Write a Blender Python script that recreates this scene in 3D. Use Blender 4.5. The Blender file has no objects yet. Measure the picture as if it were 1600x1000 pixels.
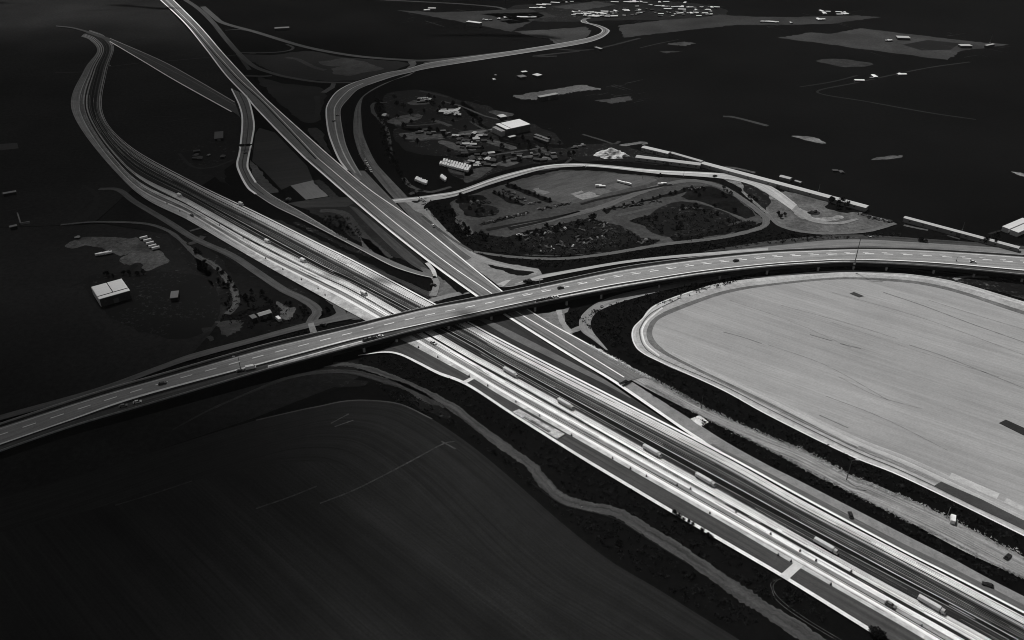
import bpy, bmesh, math, random
from mathutils import Vector, Matrix, noise
from mathutils.geometry import tessellate_polygon
R = random.Random(7)
sc = bpy.context.scene
C = sc.collection
# ------------------------------------------------------------------ camera
F, YH, H = 1300.0, -300.0, 280.0
TH = math.atan((500 - YH) / F)
cT, sT = math.cos(TH), math.sin(TH)
cam = bpy.data.objects.new('camera', bpy.data.cameras.new('camera'))
C.objects.link(cam)
cam.location = (0, 0, H)
cam.rotation_euler = (math.pi / 2 - TH, 0, 0)
cam.data.sensor_fit = 'HORIZONTAL'
cam.data.sensor_width = 36
cam.data.lens = F / 1600 * 36
cam.data.clip_start = 1
cam.data.clip_end = 60000
sc.camera = cam

def G(px, py, z=0.0):
    """survey point: where a spot of the photograph lies on the level z"""
    x = (px - 800) / F; y = -(py - 500) / F
    t = (z - H) / (-sT + y * cT)
    return Vector((x * t, (cT + y * sT) * t, z))

def mpp(px, py):
    """metres across one photo pixel there"""
    return (G(px + .5, py) - G(px - .5, py)).length
# ------------------------------------------------------------------ light
SUN_EL, SUN_AZ = math.radians(57), math.radians(-28)      # azimuth from +Y towards +X
sd = Vector((math.sin(SUN_AZ) * math.cos(SUN_EL), math.cos(SUN_AZ) * math.cos(SUN_EL), math.sin(SUN_EL)))
sun = bpy.data.objects.new('sun', bpy.data.lights.new('sun', 'SUN'))
C.objects.link(sun)
sun.rotation_euler = sd.to_track_quat('Z', 'Y').to_euler()
sun.location = sd * 3000
sun.data.energy = 4.15
sun.data.angle = math.radians(.5)
sun.data.color = (1, .99, .975)
w = bpy.data.worlds.new('World'); sc.world = w
w.use_nodes = True
nt = w.node_tree
bg = nt.nodes['Background']
sky = nt.nodes.new('ShaderNodeTexSky')
sky.sky_type = 'NISHITA'; sky.sun_disc = False
sky.sun_elevation = SUN_EL; sky.sun_rotation = SUN_AZ
sky.altitude = 300
bw = nt.nodes.new('ShaderNodeRGBToBW')                    # the photograph is black and white
nt.links.new(sky.outputs[0], bw.inputs[0]); nt.links.new(bw.outputs[0], bg.inputs[0])
bg.inputs[1].default_value = .05
vs = sc.view_settings
sc.cycles.filter_width = 1.0
vs.view_transform = 'Standard'; vs.look = 'None'; vs.exposure = 0; vs.gamma = 1
# ------------------------------------------------------------------ materials
KL = 1.30       # display value of a flat sunlit surface of albedo 1
def alb(v):
    s = v / 255
    l = s / 12.92 if s <= .04045 else ((s + .055) / 1.055) ** 2.4
    return min(l / KL, .85)
MATS = {}
def mat(v, kind='plain', var=.25, sx=1.0, sy=.02, rough=.9, spec=.06, ang=0.0, big=.012):
    """v: tone of the surface in full sun; kind plain: mottled; streak: streaked along the strip (UV, metres);
    rows: straight streaks in world direction ang"""
    key = (v, kind, var, sx, sy, rough, spec, round(ang, 3), big)
    if key in MATS: return MATS[key]
    m = bpy.data.materials.new('%s_%d' % (kind, v)); MATS[key] = m
    m.use_nodes = True
    n = m.node_tree.nodes; L = m.node_tree.links
    b = n['Principled BSDF']
    b.inputs['Roughness'].default_value = rough
    b.inputs['Specular IOR Level'].default_value = spec
    tc = n.new('ShaderNodeTexCoord')
    def noise_(scale_vec, rot=0, src='Object', detail=4, rou=.6):
        mp = n.new('ShaderNodeMapping')
        mp.vector_type = 'TEXTURE' if False else 'POINT'
        mp.inputs['Rotation'].default_value = (0, 0, rot)
        sc_ = n.new('ShaderNodeVectorMath'); sc_.operation = 'MULTIPLY'
        sc_.inputs[1].default_value = scale_vec
        L.new(tc.outputs[src], mp.inputs['Vector'])
        L.new(mp.outputs[0], sc_.inputs[0])
        t = n.new('ShaderNodeTexNoise'); t.inputs['Scale'].default_value = 1
        t.inputs['Detail'].default_value = detail; t.inputs['Roughness'].default_value = rou
        L.new(sc_.outputs[0], t.inputs['Vector'])
        return t.outputs['Fac']
    def math_(op, a, c):
        k = n.new('ShaderNodeMath'); k.operation = op
        for i, q in enumerate((a, c)):
            if isinstance(q, (int, float)): k.inputs[i].default_value = q
            else: L.new(q, k.inputs[i])
        return k.outputs[0]
    def span(f, amp):      # noise to a multiplier about 1
        mr = n.new('ShaderNodeMapRange')
        mr.inputs['From Min'].default_value = .3; mr.inputs['From Max'].default_value = .7
        mr.inputs['To Min'].default_value = 1 - amp; mr.inputs['To Max'].default_value = 1 + amp
        L.new(f, mr.inputs['Value'])
        return mr.outputs[0]
    if kind == 'plain':
        f = math_('MULTIPLY', math_('MULTIPLY', span(noise_((big, big, big)), var), span(noise_((.3, .3, .3)), var * .9)), span(noise_((1.13, 1.13, 1.13), rot=.63, detail=3), .05 + var * .45))
    elif kind == 'streak':
        f = math_('MULTIPLY', math_('MULTIPLY', span(noise_((sx, sy, 1), src='UV', detail=3, rou=.55), var * 1.1), span(noise_((.12, .12, .12)), var * .4)), span(noise_((1.07, 1.07, 1.07), rot=.63, detail=3), .04 + var * .35))
    elif kind == 'rows':
        f1 = span(noise_((sy, sx, 1), rot=ang, detail=6, rou=.7), var)
        f2 = math_('MULTIPLY', span(noise_((sy * .25, sx * .07, 1), rot=ang, detail=3), var * .9), span(noise_((.02, .02, .02), detail=3), var * .6))
        f = math_('MULTIPLY', math_('MULTIPLY', f1, f2), span(noise_((.9, .9, .9), detail=3), var * .55))
    elif kind == 'speck':   # dry scrub: dark with pale specks
        f = noise_((.28, .28, .28), detail=6, rou=.8)
        mr = n.new('ShaderNodeMapRange')
        mr.inputs['From Min'].default_value = .54; mr.inputs['From Max'].default_value = .70
        L.new(f, mr.inputs['Value'])
        mk = n.new('ShaderNodeMapRange'); mk.inputs['From Min'].default_value = .46; mk.inputs['From Max'].default_value = .58
        L.new(noise_((.035, .035, .035), detail=3), mk.inputs['Value'])
        base = alb(var * 100) / alb(v) if var > .1 else 0
        f = math_('ADD', math_('MULTIPLY', math_('MULTIPLY', mr.outputs[0], mk.outputs[0]), 1.5), base)
    mix = math_('MULTIPLY', f, alb(v))
    L.new(mix, b.inputs['Base Color'])
    return m

def flat(v, rough=.7, spec=.15):
    return mat(v, 'plain', .06, rough=rough, spec=spec)
# ------------------------------------------------------------------ builders
def lk(name, me, parent=None):
    o = bpy.data.objects.new(name, me); C.objects.link(o)
    if parent: o.parent = parent
    return o
def struct(o, kind='structure'):
    o['kind'] = kind; return o
def tag(o, label, cat, group=None):
    o['label'] = label; o['category'] = cat
    if group: o['group'] = group
    return o
def mesh(name, vs_, fs, m, uv=None, smooth=False):
    me = bpy.data.meshes.new(name)
    me.from_pydata([tuple(v) for v in vs_], [], fs)
    if m: me.materials.append(m)
    if uv:
        l = me.uv_layers.new()
        for lp in me.loops: l.data[lp.index].uv = uv[lp.vertex_index]
    if smooth:
        for p in me.polygons: p.use_smooth = True
    me.update()
    return me
def cr(P, n=8, closed=False):
    """Catmull-Rom through points"""
    P = [Vector(p) for p in P]
    if len(P) < 3 and not closed:
        return [P[0].lerp(P[-1], i / n) for i in range(n + 1)]
    out = []; N = len(P); segs = N if closed else N - 1
    for i in range(segs):
        g = (lambda k: P[k % N]) if closed else (lambda k: P[k] if 0 <= k < N else (P[0] * 2 - P[1] if k < 0 else P[-1] * 2 - P[-2]))
        a, b, c, d = g(i - 1), g(i), g(i + 1), g(i + 2)
        for j in range(n):
            t = j / n
            out.append(.5 * (2 * b + (c - a) * t + (2 * a - 5 * b + 4 * c - d) * t * t + (3 * b - a - 3 * c + d) * t ** 3))
    if not closed: out.append(P[-1])
    return out
LZ = .05
def ribbon_w(name, A, B, m, lay, parent=None, zf=None):
    """strip between two rows of world points"""
    n = len(A); v = []; uv = []; s = 0; z = lay * LZ
    for i in range(n):
        a, b = A[i], B[i]
        if i: s += ((a + b) / 2 - (A[i - 1] + B[i - 1]) / 2).length
        v += [Vector((a.x, a.y, a.z + z)), Vector((b.x, b.y, b.z + z))]
        wd = (a - b).length
        uv += [(0, s), (wd, s)]
    f = []
    for i in range(n - 1):
        q = (2 * i, 2 * i + 1, 2 * i + 3, 2 * i + 2)
        e = (v[q[1]] - v[q[0]]).cross(v[q[3]] - v[q[0]])
        f.append(q if e.z > 0 else q[::-1])
    me = mesh(name, v, f, m, uv)
    o = lk(name, me, parent)
    return o if parent else struct(o)
def band(name, pa, pb, m, lay, n=10, zz=0.0):
    """road surface between two edges surveyed on the photograph"""
    A = cr([G(x, y, zz) for x, y in pa], n); B = cr([G(x, y, zz) for x, y in pb], n)
    k = max(len(A), len(B))
    def rs(P):
        d = [0]
        for i in range(1, len(P)): d.append(d[-1] + (P[i] - P[i - 1]).length)
        o = []; j = 0
        for i in range(k):
            t = d[-1] * i / (k - 1)
            while j < len(P) - 2 and d[j + 1] < t: j += 1
            u = (t - d[j]) / max(1e-6, d[j + 1] - d[j])
            o.append(P[j].lerp(P[j + 1], min(1, max(0, u))))
        return o
    return ribbon_w(name, rs(A), rs(B), m, lay)
def offs(P, w):
    """left and right edges of a centre line; w a width or list of widths"""
    A = []; B = []
    for i, p in enumerate(P):
        d = P[min(i + 1, len(P) - 1)] - P[max(i - 1, 0)]; d.z = 0
        if d.length < 1e-6: d = Vector((1, 0, 0))
        d.normalize(); nn = Vector((-d.y, d.x, 0))
        ww = w if not isinstance(w, list) else w[i]
        A.append(p + nn * ww / 2); B.append(p - nn * ww / 2)
    return A, B
def path(name, pts, width, m, lay, n=10, zz=0.0, jit=0.0, parent=None):
    """centre line; width metres, or [start,end]"""
    P = cr([G(x, y, zz) for x, y in pts], n)
    k = len(P)
    ws = [(width if not isinstance(width, (list, tuple)) else width[0] + (width[1] - width[0]) * i / (k - 1)) * (1 + (R.uniform(-jit, jit))) for i in range(k)]
    if name in ('track', 'verge', 'gravel_lot', 'gravel_road'):
        P = [P[i].lerp(P[i + 1], j / 3) for i in range(k - 1) for j in range(3)] + [P[-1]]
        ws = [(ws[i] + (ws[i + 1] - ws[i]) * j / 3) for i in range(k - 1) for j in range(3)] + [ws[-1]]
        ws = [w_ * (1 + .16 * noise.noise(p * .12) + .26 * noise.noise(p * .7)) for w_, p in zip(ws, P)]
    A, B = offs(P, ws)
    return ribbon_w(name, A, B, m, lay, parent)
ROUGH = ('gravel_lot', 'verge', 'shrub_ground', 'far_field')
def rough(P, step=2.6, amp=1.3):
    dist = max(.45, sum((p - Vector((0, 0, H))).length for p in P) / len(P) / F) / .45
    step *= dist; amp *= dist
    out = []
    for a, b in zip(P, P[1:] + P[:1]):
        k = max(1, min(60, int((b - a).length / step)))
        for j in range(k):
            p = a.lerp(b, j / k)
            q = Vector((noise.noise(p * (.11 / dist)), noise.noise(p * (.11 / dist) + Vector((9, 4, 2))), 0)) * amp * 1.6 + Vector((noise.noise(p * (.5 / dist)), noise.noise(p * (.5 / dist) + Vector((3, 8, 1))), 0)) * amp * .8
            out.append(p + q)
    return out
def area(name, pts, m, lay, smooth=True, n=6, jit=0.0):
    """patch of ground"""
    P = [G(x, y) for x, y in pts]
    if smooth: P = cr(P, n, True)
    elif jit:
        P = [a.lerp(b, j / 10) for a, b in zip(P, P[1:] + P[:1]) for j in range(10)]
    if jit:
        P = [p + Vector((R.uniform(-jit, jit), R.uniform(-jit, jit), 0)) for p in P]
    if name in ROUGH: P = rough(P)
    z = lay * LZ
    v = [Vector((p.x, p.y, z)) for p in P]
    f = [t if (v[t[1]] - v[t[0]]).cross(v[t[2]] - v[t[0]]).z > 0 else t[::-1] for t in tessellate_polygon([v])]
    return struct(lk(name, mesh(name, v, f, m)))
def wang(p, q):
    d = G(*q) - G(*p); return math.atan2(d.y, d.x)
# ------------------------------------------------------------------ ground
gm = mat(17, 'plain', .3, big=.006, spec=0)
S_ = 30000
struct(lk('ground', mesh('ground', [(-S_, -S_, 0), (S_, -S_, 0), (S_, S_, 0), (-S_, S_, 0)], [(0, 1, 2, 3)], gm)))
# ground patches coloured paler to make up for the added shade overhead
area('field', [(-1500,-150),(240,-150),(250,0),(320,75),(385,150),(372,250),(330,280),(300,300),(205,297),(150,345),(95,352),(-900,380)], mat(40, 'plain', .3, big=.006, spec=0), .4, False)
area('field', [(-900,381),(95,353),(160,350),(262,366),(300,395),(365,470),(330,520),(300,553),(150,607),(0,649),(-900,900)], mat(38, 'plain', .3, big=.008, spec=0), .4, False)
area('field', [(205,298),(300,349),(400,408),(500,466),(490,505),(300,552),(331,520),(366,470),(301,395),(263,366),(152,346)], mat(27, 'plain', .35, big=.02, spec=0), .4, False)
area('field', [(-300,760),(0,706),(225,640),(480,572),(560,562),(560,590),(400,652),(130,742),(-300,900)], mat(32, 'plain', .35, big=.02, spec=0), .4, False)
# ================================================================== MAIN ROAD (many parallel strips)
# stations: (pixel column or row, positions of the 15 strip boundaries far -> near)
ST = [
 ('L', (141, 48), (127, 58)), ('L', (163, 57), (141, 64)), ('L', (178, 75), (152, 81)),
 ('y', 112, [167.5,166.9,165.5,163.5,156.8,155.7,152,149,147,145,143,141,140.6,139.5,131]),
 ('y', 175, [160.5,159.6,158.5,156.0,149.2,148.0,144,139,136.5,134,131,126.7,126.2,124.5,113]),
 ('x', 200, [227,228,229.5,233,247.4,249.4,254,261,265.5,271,274.5,279.5,280.2,282,290]),
 ('x', 300, [284.5,285.6,287.5,291.5,304,306.2,310,315.5,324.5,326.5,331.5,335.5,336.2,338.4,349]),
 ('x', 400, [332.5,334.2,335.7,343,353,361,366,371.5,380,383.5,390.5,394.5,395.5,398,408]),
 ('x', 500, [382.2,384.5,385.6,394.5,405,415,420.5,422.5,431,433.5,440,445,446.2,450,464]),
 ('x', 560, [412,414.3,415.6,426,436,443.5,448,450.5,460,463,471,476,477.6,482,497]),
 ('x', 724, [500,502.4,504,512.5,523,530.5,535.5,546,556,559.5,566.5,572,574,578.5,585]),
 ('x', 800, [540.5,543.5,545,556,565,574,580,588,598,603,611,617,619.5,624,630.5]),
 ('x', 1100, [694,697.5,699.5,711,724,737,747,755,768,773,780,786.5,790.5,796,802]),
 ('x', 1250, [775.5,779,783,794,807,819.5,828,840,852.5,858,866.5,872.5,876,880.5,890]),
 ('x', 1400, [856,859.3,862,873,886,901,908,923,937,943,951.5,958,962.5,967.5,976]),
 ('x', 1500, [906.5,910,914,925.5,941,954,961,975,993,999,1009,1016.5,1021,1027,1036]),
 ('x', 1700, [1011,1014,1020,1032,1050,1064,1072,1087,1108,1114,1125,1133,1138,1144,1154]),
]
cols = [[] for _ in range(15)]
for s in ST:
    for k in range(15):
        if s[0] == 'L':
            t = [0,.03,.06,.15,.4,.43,.5,.58,.65,.7,.76,.8,.83,.87,1][k]
            p = (s[1][0] + (s[2][0] - s[1][0]) * t, s[1][1] + (s[2][1] - s[1][1]) * t)
        elif s[0] == 'x': p = (s[1], s[2][k])
        else: p = (s[2][k], s[1])
        cols[k].append(G(*p))
cols = [cr(c, 14) for c in cols]
def strip(a, b, m, lay, name='road'):
    """a, b: boundary positions, fractions allowed"""
    def at(t):
        k = min(int(t), 13); u = t - k
        return [p.lerp(q, u) for p, q in zip(cols[k], cols[k + 1])]
    A, B_ = at(a), at(b)
    v = int(m.name.split('_')[1].split('.')[0])
    ks = [1 - (.25 if v < 60 else .42) * (1 - q / 6) for q in range(7)]      # vignette put into the colour: strips darken up the road in staggered lengths
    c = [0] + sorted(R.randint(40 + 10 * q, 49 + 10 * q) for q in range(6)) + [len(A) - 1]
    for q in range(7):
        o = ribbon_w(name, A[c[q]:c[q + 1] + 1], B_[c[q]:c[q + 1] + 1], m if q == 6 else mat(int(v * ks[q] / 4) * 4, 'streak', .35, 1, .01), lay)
    return o
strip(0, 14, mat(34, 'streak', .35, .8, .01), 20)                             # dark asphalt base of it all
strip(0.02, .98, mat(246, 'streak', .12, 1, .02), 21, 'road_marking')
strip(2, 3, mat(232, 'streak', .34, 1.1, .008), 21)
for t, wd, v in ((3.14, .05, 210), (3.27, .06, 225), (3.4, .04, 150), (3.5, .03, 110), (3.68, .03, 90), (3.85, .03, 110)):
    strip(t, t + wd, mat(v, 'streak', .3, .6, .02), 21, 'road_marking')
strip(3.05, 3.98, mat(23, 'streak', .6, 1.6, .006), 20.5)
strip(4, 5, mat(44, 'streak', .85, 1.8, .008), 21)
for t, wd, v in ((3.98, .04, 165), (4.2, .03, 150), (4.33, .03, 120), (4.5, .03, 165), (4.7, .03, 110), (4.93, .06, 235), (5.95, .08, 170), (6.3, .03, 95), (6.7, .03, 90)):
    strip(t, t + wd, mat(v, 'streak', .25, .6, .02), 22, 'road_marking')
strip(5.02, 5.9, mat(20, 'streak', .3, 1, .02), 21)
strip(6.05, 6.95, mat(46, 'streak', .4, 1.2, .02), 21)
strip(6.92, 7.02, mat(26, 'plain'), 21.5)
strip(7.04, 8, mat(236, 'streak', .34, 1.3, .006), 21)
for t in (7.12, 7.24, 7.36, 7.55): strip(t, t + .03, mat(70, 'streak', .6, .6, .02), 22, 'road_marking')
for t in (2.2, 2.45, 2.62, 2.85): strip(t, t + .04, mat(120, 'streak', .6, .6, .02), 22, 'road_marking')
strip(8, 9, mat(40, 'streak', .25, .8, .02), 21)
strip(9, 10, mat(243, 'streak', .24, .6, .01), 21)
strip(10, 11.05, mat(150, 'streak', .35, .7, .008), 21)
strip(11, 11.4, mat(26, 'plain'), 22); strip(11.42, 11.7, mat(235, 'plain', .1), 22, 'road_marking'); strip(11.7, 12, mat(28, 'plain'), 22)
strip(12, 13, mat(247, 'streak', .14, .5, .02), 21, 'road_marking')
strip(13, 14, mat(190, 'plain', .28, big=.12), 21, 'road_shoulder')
def wear(t, i0, i1, wd, m_):
    k = min(int(t), 13); u = t - k
    P = [cols[k][i].lerp(cols[k + 1][i], u) for i in range(i0, i1)]
    A, B_ = offs(P, wd)
    b = len(m_[0])
    for a_, c_ in zip(A, B_): m_[0].extend([Vector((a_.x, a_.y, 22.7 * LZ)), Vector((c_.x, c_.y, 22.7 * LZ))])
    for i in range(len(P) - 1): m_[1].append((b + 2 * i, b + 2 * i + 1, b + 2 * i + 3, b + 2 * i + 2))
for tone, n_, bands in ((46, 46, ((2.1, 2.95), (7.1, 7.95), (9.05, 9.95))), (110, 80, ((2.05, 2.95), (7.06, 7.95), (9.1, 9.9), (10, 11), (13.1, 13.9))), (175, 60, ((3.1, 6.95), (10, 11), (8.1, 8.9))), (110, 50, ((3.1, 3.95), (4, 5), (6, 7))), (20, 60, ((3.1, 5), (6.1, 6.9), (10.1, 11)))):
    m_ = ([], [])
    for _ in range(n_):
        b_ = R.choice(bands); i0 = R.randint(50, 215); i1 = min(224, i0 + R.choice((3, 5, 8, 12, 18)))
        wear(R.uniform(*b_), i0, i1, R.uniform(.12, .34), m_)
    fs = [f if (m_[0][f[1]] - m_[0][f[0]]).cross(m_[0][f[3]] - m_[0][f[0]]).z > 0 else f[::-1] for f in m_[1]]
    struct(lk('tyre_marks', mesh('tyre_marks', m_[0], fs, mat(tone, 'plain', .4, big=.1))))
# dark service lane with its white kerb, near side
AK = [(560,557),(600,551),(625,554),(654,567),(685,582.5),(730,600.5),(800,646),(900,709),(965,748),(1052,800),(1170,868.5),(1230,904),(1360,984),(1500,1069),(1700,1190)]
KB = [(560,557.6),(600,553),(625,557),(654,571),(685,587),(730,605),(800,650.5),(900,714),(965,753.5),(1052,805.5),(1170,874.5),(1230,910),(1360,991),(1500,1077),(1700,1199)]
AT = [(600,549),(614,541),(629,529),(666,548),(724,584),(760,606),(800,629),(900,687),(965,724),(1052,774),(1170,842),(1250,889),(1400,975),(1500,1035),(1700,1153)]
band('road', AT, AK, mat(72, 'streak', .3, .5, .01), 19)
def kerb(a, b, s):
    band('kerb', a, b, mat(225, 'plain', .12), 19.6)
band('kerb', AK[:-2], KB[:-2], mat(228, 'plain', .15), 19.6)
area('pavement', [(1216.5,902.5),(1229.5,909.5),(1252,889),(1259,884),(1246,877.5),(1240,882)], mat(205, 'plain', .1), 22.6, False)
area('pavement', [(719,600),(725,603),(741,594.5),(736,592)], mat(215, 'plain', .1), 22.6, False)
#@@SEC roads
# ================================================================== DIAGONAL ROAD
DL = [(250,0),(287,35),(320,75),(352,117),(385,152),(400,170),(442,214),(477,249),(575,334),(662,404),(747,466),(783,490),(840,526),(900,563),(965,602),(1062,669),(1100,694)]
DR = [(270,0),(312,42),(350,86),(400,140),(432,171),(510,241),(575,296),(650,349),(785,458),(817,481),(860,508),(902,531),(920,541),(965,566),(1010,590)]
DM = [(259,0),(300,40),(337,83),(375,125),(415,162),(497,249),(550,294),(625,356),(700,414),(767,460),(802,486),(865,524),(920,558),(975,592)]
band('road', DL[:15], DR, mat(112, 'streak', .28, .7, .012), 23)
def edge_line(pts, wm, v, lay, var=.12):
    path('road_marking', pts, wm, mat(v, 'streak', var, .8, .03), lay)
edge_line(DL[:8], [1.7, 1.9], 250, 24.3)
edge_line(DL[7:17], [1.7, 2.0], 244, 24.3)
edge_line([(x + 4.2, y - 1.2) for x, y in DL[7:15]], .5, 40, 24)
edge_line(DR[:6], [1.6, 1.3], 250, 24.3); edge_line(DR[5:14], [1.2, 1.1], 240, 24.3)
edge_line([(x - 3.6, y + .9) for x, y in DR[4:14]], .35, 150, 24)
edge_line(DM[:6], [.9, 1.0], 205, 24.3, .3); edge_line([(x - 3, y + 1.6) for x, y in DM[:6]], 1.3, 24, 24.2, .3)
edge_line(DM[5:14], .85, 238, 24.3, .2)
edge_line([(x + 2, y - 3) for x, y in DM[2:6]], .3, 130, 24.2)
# dark ditch beside it
path('ditch', [(515,246),(560,289),(640,350),(700,395),(765,443),(777,455)], [3, 6], mat(20, 'plain', spec=0), 18)
area('shrub_ground', [(683,418),(700,428),(734,458),(722,462),(708,451),(696,438)], mat(20, spec=0), 17.5, False)
# slip road that leaves it on the lower right
band('road', [(965,603),(1062,669),(1100,694),(1250,775),(1400,856),(1500,907),(1700,1011)],
     [(988,599),(1082,659),(1137,694),(1200,729),(1250,754),(1400,831),(1487,875),(1550,909),(1700,985)], mat(132, 'plain', .2, big=.03), 18)
band('road', [(1110,698),(1250,774),(1400,855),(1500,905.5),(1700,1010)], [(1112,695),(1250,767),(1400,846),(1500,896),(1700,1000)], mat(96, 'streak', .25), 18.5)
edge_line([(965,602),(1062,669),(1100,694.5),(1125,709)], [2.0, 1.6], 240, 24.6)
# gravel strip on the right
band('gravel_road', [(930,546),(965,564),(1010,588),(1050,612),(1100,639),(1200,684),(1257,707),(1340,750),(1360,756),(1475,808),(1600,873),(1700,920)],
     [(925,549),(955,575),(990,598),(1050,630),(1092,650),(1200,704),(1282,750),(1300,757),(1415,815),(1500,861),(1600,907),(1700,955)], mat(138, 'streak', .42, .9, .02), 18)
area('gravel_lot', [(1080,657),(1094,651),(1106,660),(1098,668)], mat(215, 'plain', .25, big=.1), 19, False)
# ================================================================== SLIP ROADS LEFT
lo = [(362,140),(375,168),(379,192),(375,237),(371,257),(375,272),(387,294),(400,305),(430,324),(475,346),(562,391),(612,417),(650,430),(676,436)]
ro = [(385,150),(391,165),(397,195),(394,220),(387,257),(391,272),(400,287),(425,307),(470,333),(525,367),(575,392),(625,414.5),(655,426),(677,430)]
band('road', lo, ro, mat(106, 'streak', .25, .6, .02), 22)
edge_line(lo[:8], [1.6, 2.0], 250, 23); edge_line(lo[7:11], .9, 170, 23, .3); edge_line(lo[10:14], .9, 175, 23, .2)
edge_line(ro[:7], 1.7, 250, 23); edge_line(ro[6:10], .8, 170, 23, .3)
edge_line([(x * .5 + a * .5, y * .5 + b * .5) for (x, y), (a, b) in zip(lo[:8], ro[:8])], .9, 66, 22.6)
band('road', [(88,41),(120,45),(172,61),(250,94.5),(300,121),(367,160)], [(88,42.3),(120,47),(170,66),(225,97),(275,127),(362,175),(377,188)], mat(74, 'streak', .3, .6, .02), 21.8)
edge_line([(172,66),(225,97.5),(275,127.5),(362,176)], 1.5, 240, 22.4); edge_line([(172,61),(250,95),(300,122),(367,161)], 1.1, 170, 22.4)
edge_line([(200,77),(262,108),(315,136),(368,166)], .7, 110, 22.4)
# ================================================================== CURVED ROAD UPPER MIDDLE
cl = [(542,267),(530,250),(519,225),(513,205),(510,180),(512,165),(524,147),(540,136),(557,129),(600,116),(637,109),(680,98),(800,81),(900,64.5),(932,56),(941,50),(938,45),(926,40),(910,36),(908,33),(912,30),(921,28.4)]
cr_ = [(565,276),(551,252),(541,230),(536,210),(532,185),(533,170),(545,155),(558,142),(575,134),(612,121.5),(640,114.5),(680,106),(800,87),(900,71),(936,61.5),(951,51),(948,46),(935,40.5),(920,37),(915,33.5),(917,31),(924,29.4)]
band('road', cl, cr_, mat(112, 'streak', .22, .6, .02), 21)
edge_line(cl[:9], [1.9, 1.1], 225, 22); edge_line(cl[8:20], 1.6, 170, 22, .2)
edge_line(cr_[:9], [.9, .9], 150, 22); edge_line(cr_[8:20], 1.8, 160, 22, .2)
mid = [((a + c) / 2, (b + d) / 2) for (a, b), (c, d) in zip(cl, cr_)]
edge_line([(x + 1.5, y) for x, y in mid[:9]], 1.2, 185, 22, .4); edge_line(mid[9:19], .9, 60, 22, .2)
band('road', [(551,268),(580,302),(636,346)], [(570,268),(605,305),(637,338)], mat(100, 'streak', .2), 17)
band('road', [(532,248),(545,266),(560,283)], [(524,233),(536,250),(565,283)], mat(120, 'plain', .15), 17.5)
# far connecting lanes
path('road', [(283,-4),(310,14),(332,35),(352,60),(375,86),(398,105),(425,115),(450,121.5),(500,129),(556,130)], [8, 6], mat(66, 'streak', .25, .5), 16)
path('road', [(317,11),(335,27),(350,37),(400,51),(475,73.5),(550,87.5),(625,94),(680,94.5),(800,81.5)], [9, 8], mat(74, 'streak', .2, .5), 16)
area('road', [(637,97),(649,96.5),(651,101),(645,107),(632,110),(641,103)], mat(82), 16.5, False)
area('road', [(664,98),(705,94),(720,95),(672,104)], mat(70), 15)
area('road', [(518,131),(525,131.5),(523,138),(510,146),(501,145.5),(516,136)], mat(82), 16.5, False)
path('road', [(352,48),(372,47),(400,50)], 4, mat(46), 14)
path('road', [(372,83),(420,83),(450,80),(458,75),(448,70)], 4, mat(52), 14)
path('road', [(380,119),(410,120),(425,119)], 6, mat(55), 14)
path('track', [(86,114),(130,113),(165,106),(225,98.5),(262,96),(320,91),(400,84)], 2.6, mat(44), 14)
path('track', [(195,68),(212,62),(226,59)], 2, mat(34), 14)
path('track', [(372,85),(390,110)], 5, mat(50), 14)
# verges seen round the far junction
area('verge', [(380,88),(430,86),(480,80),(540,90),(630,97),(628,106),(590,116),(550,126),(500,126),(440,117)], mat(30, 'plain', .3), 4)
path('gravel_lot', [(447,90),(465,93),(490,105),(508,110)], 7, mat(54, 'plain', .3), 6)
area('gravel_lot', [(498,97),(540,91),(572,98),(602,108),(575,113),(548,118.5),(522,116),(518,108),(532,104),(505,103)], mat(58, 'plain', .3, big=.06), 6, False)
area('verge', [(402,122),(440,130),(500,137),(508,150),(502,175),(497,190),(470,188),(430,155)], mat(29, 'rows', .3, .3, .05), 4)
area('verge', [(480,202),(500,203),(510,225),(518,243),(500,226)], mat(46, 'plain', .3), 4)
path('verge', [(495,150),(497,170),(493,190)], 6, mat(34), 5)
# ================================================================== GRAVEL VERGE EAST OF THE DIAGONAL
band('verge', [(640,118),(600,131),(570,148),(556,168),(552,200),(556,225),(566,250),(590,281),(611,306),(640,338),(680,374),(710,400),(726,410),(765,437),(773,447)],
     [(650,112),(610,128),(577,145),(565,160),(566,200),(573,225),(588,255),(611,281),(632,303),(657,330),(680,353),(727,391),(748,398),(790,413),(842,421)], mat(96, 'streak', .34, .35, .02), 8)
band('verge', [(655,330),(680,356),(735,402),(790,420),(838,430)], [(668,326),(700,362),(742,396),(790,412),(842,421)], mat(140, 'streak', .3, .4, .02), 8.5)
area('verge', [(726,408),(745,399),(790,413),(842,421),(850,437),(800,448),(777,449),(765,438)], mat(128, 'plain', .22, big=.05), 8.2, False)
area('verge', [(775,445),(790,440),(842,434),(842,438),(786,448.5)], mat(170, 'plain', .15), 9, False)
area('shrub_ground', [(762,416),(778,417),(800,421),(830,425),(832,428),(820,431),(795,428),(778,423)], mat(21, spec=0), 10)
band('road', [(612,312),(650,308.5),(680,304.5),(717,298),(767,280),(800,270.5),(850,259.5),(900,256.3),(950,259),(1025,266.3),(1125,271.5),(1180,281),(1215,298),(1245,321)],
     [(616,318),(650,316),(680,313.5),(717,306),(767,289),(800,279),(850,265.5),(905,261),(950,263.5),(1025,272),(1125,279.5),(1168,288),(1200,304),(1237,329)], mat(172, 'streak', .25, .6, .02), 12)
edge_line([(613,314.5),(650,310.5),(680,306.5),(717,300.5),(767,283),(800,273),(850,261),(900,258),(1025,268),(1125,273)], [2.0, 1.2], 232, 13)
edge_line([(690,309),(717,302.5),(767,285.5),(800,275.5),(850,263)], .8, 70, 13)
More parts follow.
